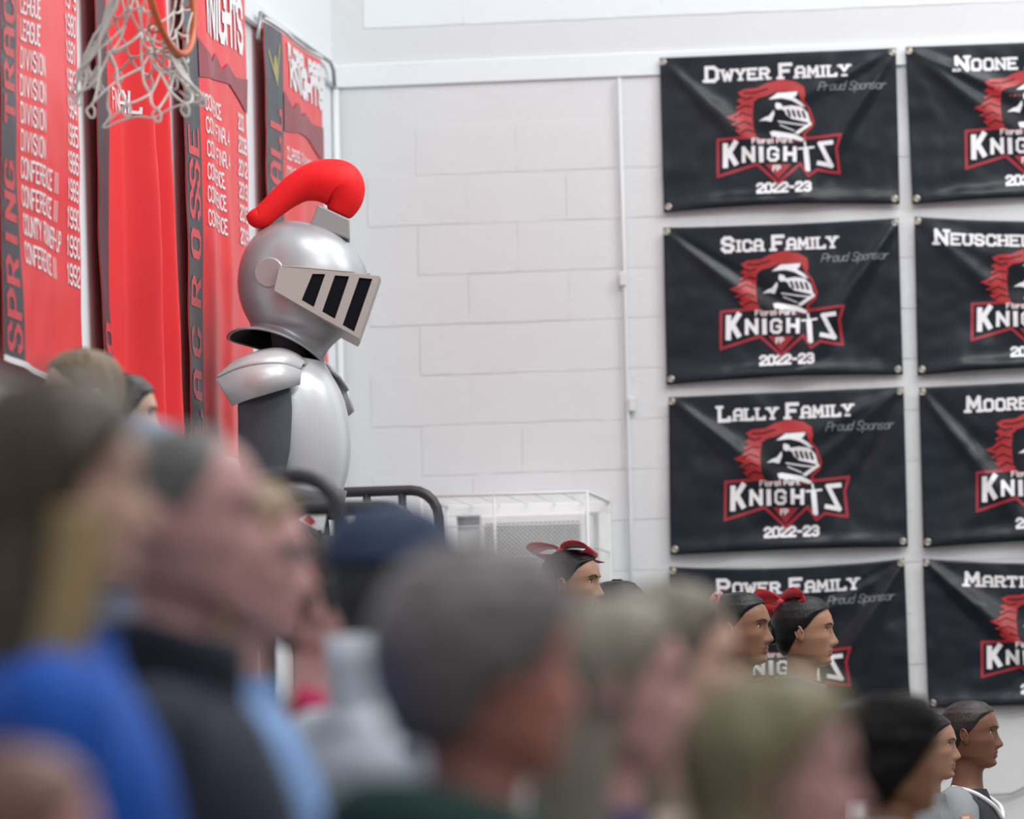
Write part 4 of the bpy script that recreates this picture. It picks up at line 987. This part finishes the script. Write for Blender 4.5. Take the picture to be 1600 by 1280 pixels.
# local frame: X = facing (image right, turned slightly to the camera), Y = left side of the figure, Z up
HEAD = 9.8
Mh = Matrix.Rotation(R(HEAD), 4, 'Z')
fx = Mh @ Vector((1, 0, 0))
def S(px, py, y=0.0):
    """pixel in side view -> figure coordinates on the plane y (left = away from the camera)"""
    hx = Mh @ Vector((0, 1, 0))
    d = ray(px, py); nrm = hx; o_ = Vector((mc.x, mc.y, 0)) + hx*y
    t = (o_ - CAM).dot(nrm)/d.dot(nrm); p = CAM + d*t
    q = p - Vector((mc.x, mc.y, zdeck)); return Vector((q.dot(fx), y, q.z))
mas.rotation_euler = (0, 0, R(HEAD))
def part(name, mb, mt, smooth=True, parent=None): return mb.build(name, mt, parent or mas, smooth)
# helmet shell: rings from crown to rim; each ring: back point, front point (side view), half width, sag of the side
rings = [((455,344.5),(456,344.5),.002),((437,347),(478,348),.050),((418,354),(505,355),.092),((402,364),(528,366),.125),((389,378),(547,381),.150),((380,394),(561,398),.168),((374,412),(571,416),.180),((371,430),(577,434),.186),((370.5,448),(577,450),.187),((373,465),(572,468),.184),((378,481),(566,486),.176),((384,494),(557,503),.163),((389,503),(545,518),.146),((392,509),(528,532),.128),((390,513),(514,545),.116),((380,517),(507,557),.118),((368,522),(506,567),.128),((356,528),(509,578),.142)]
n = 64; V = []; F = []
for bk, ft, hw in rings:
    B_ = S(*bk); F_ = S(*ft); cx = (B_ + F_)/2
    k_ = rings.index((bk, ft, hw)); low = max(0, (k_ - 12)/5)
    for i in range(n):
        a = 2*math.pi*i/n; c, s_ = math.cos(a), math.sin(a)
        ax = (F_ - B_)/2; p = cx + ax*c; p.y = hw*s_
        # rim rises over the shoulders
        p.z += low*(.036*abs(s_)**1.5 - .024*s_)
        V.append(p)
for j in range(len(rings) - 1):
    for i in range(n): F.append((j*n+i, (j+1)*n+i, (j+1)*n+(i+1)%n, j*n+(i+1)%n))
hm = mesh('helmet', V, F, [SILVER, BLACKM], mas, True)
md = hm.modifiers.new('solid', 'SOLIDIFY'); md.thickness = .006; md.offset = -1; md.material_offset = 1; md.material_offset_rim = 0
md = hm.modifiers.new('sub', 'SUBSURF'); md.levels = 1; md.render_levels = 1
# rolled rim edge
b = MB(); b.tube([V[(len(rings)-1)*n + i] for i in range(n)], .005, 8, True); b.build('rim_edge', SILVER, hm, True)
def shell_y(px, py, sgn=-1):
    """y of the dome at this pixel of the near side"""
    for j in range(len(rings) - 1):
        y0, y1 = (rings[j][0][1] + rings[j][1][1])/2, (rings[j+1][0][1] + rings[j+1][1][1])/2
        if y0 <= py <= y1:
            t = (py - y0)/(y1 - y0); bx = rings[j][0][0]*(1-t) + rings[j+1][0][0]*t; fx_ = rings[j][1][0]*(1-t) + rings[j+1][1][0]*t; hw = rings[j][2]*(1-t) + rings[j+1][2]*t
            c = (px - (bx+fx_)/2)/((fx_-bx)/2); return sgn*hw*math.sqrt(max(0, 1 - min(1, c*c)))
    return 0
# pivot discs
for sg in (-1, 1):
    c = S(421, 426, 0); yy = sg*(abs(shell_y(421, 426)) + .0); c = S(421, 426, yy) if sg < 0 else Vector((c.x, yy, c.z))
    b = MB(); b.tube([c + Vector((0, -sg*.02, 0)), c + Vector((0, sg*.004, 0)), c + Vector((0, sg*.009, 0))], [.053, .053, .049], 32)
    b.xf(Matrix.Translation(c) @ Matrix.Rotation(R(-sg*-16 if sg < 0 else -16), 4, 'Z') @ Matrix.Translation(-c))
    o = b.build('pivot_disc', mat('silver_disc', (.42, .42, .43), .45, metal=.35), hm, False); bevel(o, .002)
# visor: two flat cheek panels meeting in a blunt prow
vt = [(440,417,.182),(593,432,.045),(560,529,.035),(505,498,.11),(432,456,.183)]
slits = [[(488,428),(508,428.5),(490,480),(471,469)], [(523,430.5),(545.5,432),(523,498.5),(503,487)], [(561,434),(581.5,436),(553,518.5),(535,508)]]
# plane of the near panel through three points
def panel_plane(sg):
    A = S(440, 417, -.213); B_ = S(593, 432, -.146); C_ = S(432, 456, -.213)
    return A, B_, C_
A, B_, C_ = panel_plane(-1); NP = (B_ - A).cross(C_ - A).normalized()
if NP.y > 0: NP = -NP
def onp(px, py):      # pixel onto the near visor panel
    p = S(px, py, 0); q = S(px, py, -.3); d = q - p; t = (A - p).dot(NP)/d.dot(NP); return p + d*t
outer = [(436,417.5),(470,419.5),(510,423.5),(550,427.5),(593,432),(577,480),(560,529),(530,512),(480,484),(428,454)]
def frame_with_holes(bo, holes):
    bm = bmesh.new()
    def loop(L):
        vs = [bm.verts.new(p) for p in L]; return [bm.edges.new((vs[i], vs[(i+1) % len(vs)])) for i in range(len(vs))]
    es = loop(bo)
    for h in holes: es += loop(h)
    bmesh.ops.triangle_fill(bm, use_beauty=True, use_dissolve=False, edges=es)
    return bm
for sg in (-1, 1):
    def mir(p): return p if sg < 0 else Vector((p.x, -p.y, p.z))
    bm = frame_with_holes([mir(onp(*p)) for p in outer], [[mir(onp(*p)) for p in s_] for s_ in slits])
    me = bpy.data.meshes.new('visor_panel'); bm.to_mesh(me); bm.free()
    o = link('visor_panel', me, VISORM, hm); thicken(o, .008, 0)
    for s_ in slits:
        pc_ = sum((onp(*p) for p in s_), Vector())/4
        o = mesh('visor_slit', [mir(pc_ + (onp(*p) - pc_)*1.06 - NP*.003) for p in s_], [(0, 1, 2, 3)], BLACKM, hm); thicken(o, .002)
# prow strip joining both panels, and the top / bottom closing plates
b = MB(); e = [onp(593, 432), onp(577, 480), onp(560, 529)]
mm = lambda p: Vector((p.x, -p.y, p.z))
nose = [Vector((p.x + .006, 0, p.z - .002)) for p in e]
b.add(e + nose + [mm(p) for p in e], [(0, 1, 4, 3), (1, 2, 5, 4), (3, 4, 7, 6), (4, 5, 8, 7)])
tp = [onp(593, 432), onp(510, 423.5), onp(436, 417.5)]
b.add(tp + [mm(p) for p in tp] + [nose[0]], [(0, 1, 4, 3), (1, 2, 5, 4), (0, 3, 6)])
bt = [onp(560, 529), onp(530, 512), onp(480, 484)]
b.add(bt + [mm(p) for p in bt] + [nose[2]], [(0, 3, 4, 1), (1, 4, 5, 2), (0, 6, 3)])
o = b.build('visor_prow', VISORM, hm, False); thicken(o, .003)
# brow seam over the visor
b = MB(); pts = []
for x, y in ((440,416),(470,417.5),(510,421),(550,424.5),(578,428)): yy = shell_y(x, y); pts.append(S(x, y, yy - .004))
b.tube(catmull(pts, 4), .003, 6); b.build('brow_seam', VISORM, hm, True)
# crest holder
b = MB(); q = [S(497,322), S(546,345), S(547,378), S(484,354)]; wd = .055
b.add([Vector((p.x, -wd, p.z)) for p in q] + [Vector((p.x, wd, p.z)) for p in q], [(0,1,2,3),(7,6,5,4),(0,4,5,1),(1,5,6,2),(2,6,7,3),(3,7,4,0)])
o = b.build('crest_holder', CRESTM, hm, False); bevel(o, .006)
# plume
pp_ = [((529,336),.040),((537,312),.068),((531,289),.087),((500,283),.075),((470,291),.057),((445,308),.047),((422,328),.041),((406,341),.038),((398,336),.034),((392,329),.020)]
P3 = [S(*p) for p, r in pp_]; rs = [r for p, r in pp_]
cp = catmull(P3, 5); rr = list(np.interp(np.linspace(0, 9, len(cp)), range(10), rs))
rr[-1] = .008
b = MB(); b.tube(cp, rr, 28)
pl = b.build('plume', FOAM, hm, True); md = pl.modifiers.new('sub', 'SUBSURF'); md.levels = 1; md.render_levels = 1
me = pl.data        # shallow grooves of the foam
for v in me.vertices: v.co.y *= .9
# breastplate: ring lofts
br = [((455,560),(508,568),.10),((420,572),(520,590),.16),((404,590),(533,610),.19),((395,620),(543,640),.20),((390,660),(549,680),.205),((390,700),(549.5,715),.20),((396,735),(543,748),.185),((408,762),(533,776),.165)]
V = []; F = []
for bk, ft, hw in br:
    Bk, Ft = S(*bk), S(*ft); cx = Bk.lerp(Ft, .42)
    for i in range(n):
        a = 2*math.pi*i/n; c, s_ = math.cos(a), math.sin(a); p = cx + ((Ft - cx) if c > 0 else (cx - Bk))*c; p.y = hw*math.copysign(abs(s_)**.85, s_); V.append(p)
for j in range(len(br) - 1):
    for i in range(n): F.append((j*n+i, (j+1)*n+i, (j+1)*n+(i+1)%n, j*n+(i+1)%n))
o = mesh('breastplate', V, F, SATIN, mas, True); md = o.modifiers.new('sub', 'SUBSURF'); md.levels = 1; md.render_levels = 1; 
# pauldrons: faceted foam caps, upper slope and lower band
def pauldron(inner, ridge, lower, flip):
    rows_ = [catmull([S(x, y, yy) for x, y, yy in L], 6) for L in (inner, ridge, lower)]
    k = len(rows_[0]); mid = [a.lerp(b_, .5) + Vector((0, 0, .012)) for a, b_ in zip(rows_[0], rows_[1])]
    strips = [(rows_[0], mid, rows_[1]), (rows_[1], rows_[2])]; b = MB()
    for st in strips:
        V = [p for r_ in st for p in r_]; F = [(j*k+i, j*k+i+1, (j+1)*k+i+1, (j+1)*k+i) for j in range(len(st)-1) for i in range(k-1)]
        b.add(V, [f[::-1] for f in F] if flip else F)
    o = b.build('pauldron', SILVERM, mas, True); thicken(o, .010, -1)
pauldron([(392,557,-.10),(415,549,-.10),(440,547,-.10),(462,556,-.11),(480,571,-.12)], [(340,591,-.22),(372,577,-.305),(408,570,-.33),(440,570,-.31),(467,578,-.23)], [(366,633,-.21),(388,625,-.30),(415,617,-.33),(444,608,-.31),(465,601,-.225)], False)
pauldron([(430,552,.10),(470,556,.12),(500,568,.14),(516,582,.14)], [(430,570,.22),(480,568,.26),(520,586,.26),(542,612,.22)], [(440,630,.22),(495,640,.26),(530,655,.26),(551,643,.22)], True)
# gorget collar under the helmet
b = MB(); V = []; F = []
gr_ = [((412,545),(497,575),.09),((408,552),(500,580),.10),((412,560),(500,586),.10)]
for bk, ft, hw in gr_:
    Bk, Ft = S(*bk), S(*ft); cx = (Bk + Ft)/2
    for i in range(40): a = 2*math.pi*i/40; p = cx + (Ft - Bk)/2*math.cos(a); p.y = hw*math.sin(a); V.append(p)
for j in range(2):
    for i in range(40): F.append((j*40+i, (j+1)*40+i, (j+1)*40+(i+1)%40, j*40+(i+1)%40))
b.add(V, F); o = b.build('neck_collar', BLACKM, mas, True); thicken(o, .004)
# the wearer: one body with arms, legs, hands
b = MB()
nb = [(.0, 1.62), (.0, 1.5), (0, 1.40), (-.01, 1.32), (0, 1.2), (0, 1.05), (0, .95), (0, .84)]
zs_ = [1.66, 1.60, 1.52, 1.45, 1.38, 1.30, 1.15, 1.0, .9, .82]; hx_ = [.05, .075, .07, .06, .09, .11, .11, .11, .12, .10]; hy_ = [.05, .07, .065, .06, .15, .18, .165, .15, .17, .13]
scz = (S(455, 560).z)/1.45
V = []; F = []
for z, a_, b_ in zip(zs_, hx_, hy_):
    for i in range(24): a = 2*math.pi*i/24; V.append(Vector((-.01 + a_*math.cos(a), b_*math.sin(a), z*scz)))
for j in range(9):
    for i in range(24): F.append((j*24+i, (j+1)*24+i, (j+1)*24+(i+1)%24, j*24+(i+1)%24))
F += [tuple(range(24)), tuple(9*24 + i for i in range(24))[::-1]]
b.add(V, F)
arm_pts = [(412,600),(414,640),(413,690),(412,735),(425,770),(448,800)]
for sg in (-1, 1):
    P = [S(x, y, -.20 - (.01 if i < 4 else 0)) for i, (x, y) in enumerate(arm_pts)]
    if sg > 0: P = [Vector((p.x, -p.y, p.z)) for p in P]
    cpt = catmull(P, 4); b.tube(cpt, list(np.interp(np.linspace(0, 1, len(cpt)), [0, .2, .45, .6, .8, 1], [.088, .092, .088, .078, .06, .042])), 16)
    finger_hand(b, P[-1], (P[-1] - P[-2]), Vector((1, 0, .3)), Vector((0, -sg, 0)), 1.1)
    hp = Vector((.02, sg*.1, .88*scz)); kn = Vector((.05, sg*.12, .48)); an = Vector((0, sg*.13, .09))
    b.tube(catmull([hp, hp.lerp(kn, .5), kn, kn.lerp(an, .4), an], 4), list(np.interp(np.linspace(0, 1, 17), [0, .5, .75, 1], [.10, .062, .062, .045])), 14)
    b.tube([an + Vector((-.07, 0, -.05)), an + Vector((0, 0, -.035)), an + Vector((.12, 0, -.045)), an + Vector((.2, 0, -.06))], [.035, .045, .04, .02], 10)
bo = b.build('body', KNIT, mas, True)
# belt and skirt plates
V = []; F = []
bt_ = [((400,752),(541,768),.185),((396,760),(538,783),.190),((404,790),(533,812),.185)]
for bk, ft, hw in bt_:
    Bk, Ft = S(*bk), S(*ft); cx = (Bk + Ft)/2
    for i in range(48): a = 2*math.pi*i/48; p = cx + (Ft - Bk)/2*math.cos(a); p.y = hw*math.sin(a); V.append(p)
for j in range(2):
    for i in range(48): F.append((j*48+i, (j+1)*48+i, (j+1)*48+(i+1)%48, j*48+(i+1)%48))
o = mesh('waist_plate', V, F, mat('waist_grey', (.16, .17, .18), .5, metal=.3), mas, True); thicken(o, .006)
# small white pennant with a red mark, clipped to the rail below the mascot
c = at(487, 815, 16.6)
pn = empty('pennant_card', Vector((c.x, c.y, deck_z(c.x)))); tag(pn, 'small white card with a red mark below the waist of the mascot', 'card')
q = [at(x, y, 16.6) for x, y in ((467,812),(482,803),(511,800),(505,833),(492,826))]
local(pn, thicken(mesh('card', q, [(0, 1, 2, 3, 4)], PWHITE, pn), .003))
q = [at(x, y, 16.59) for x, y in ((474,812),(482,806),(488,809),(493,816),(486,821))]
local(pn, thicken(mesh('red_mark', q, [(0, 1, 2, 3, 4)], PRED, pn), .001))
b = MB(); b.tube([at(500, 828, 16.6), Vector((at(502, 1000, 16.6).x, at(502, 1000, 16.6).y, deck_z(at(502, 1000, 16.6).x)))], .006, 6); local(pn, b.build('stick', DARKM, pn))
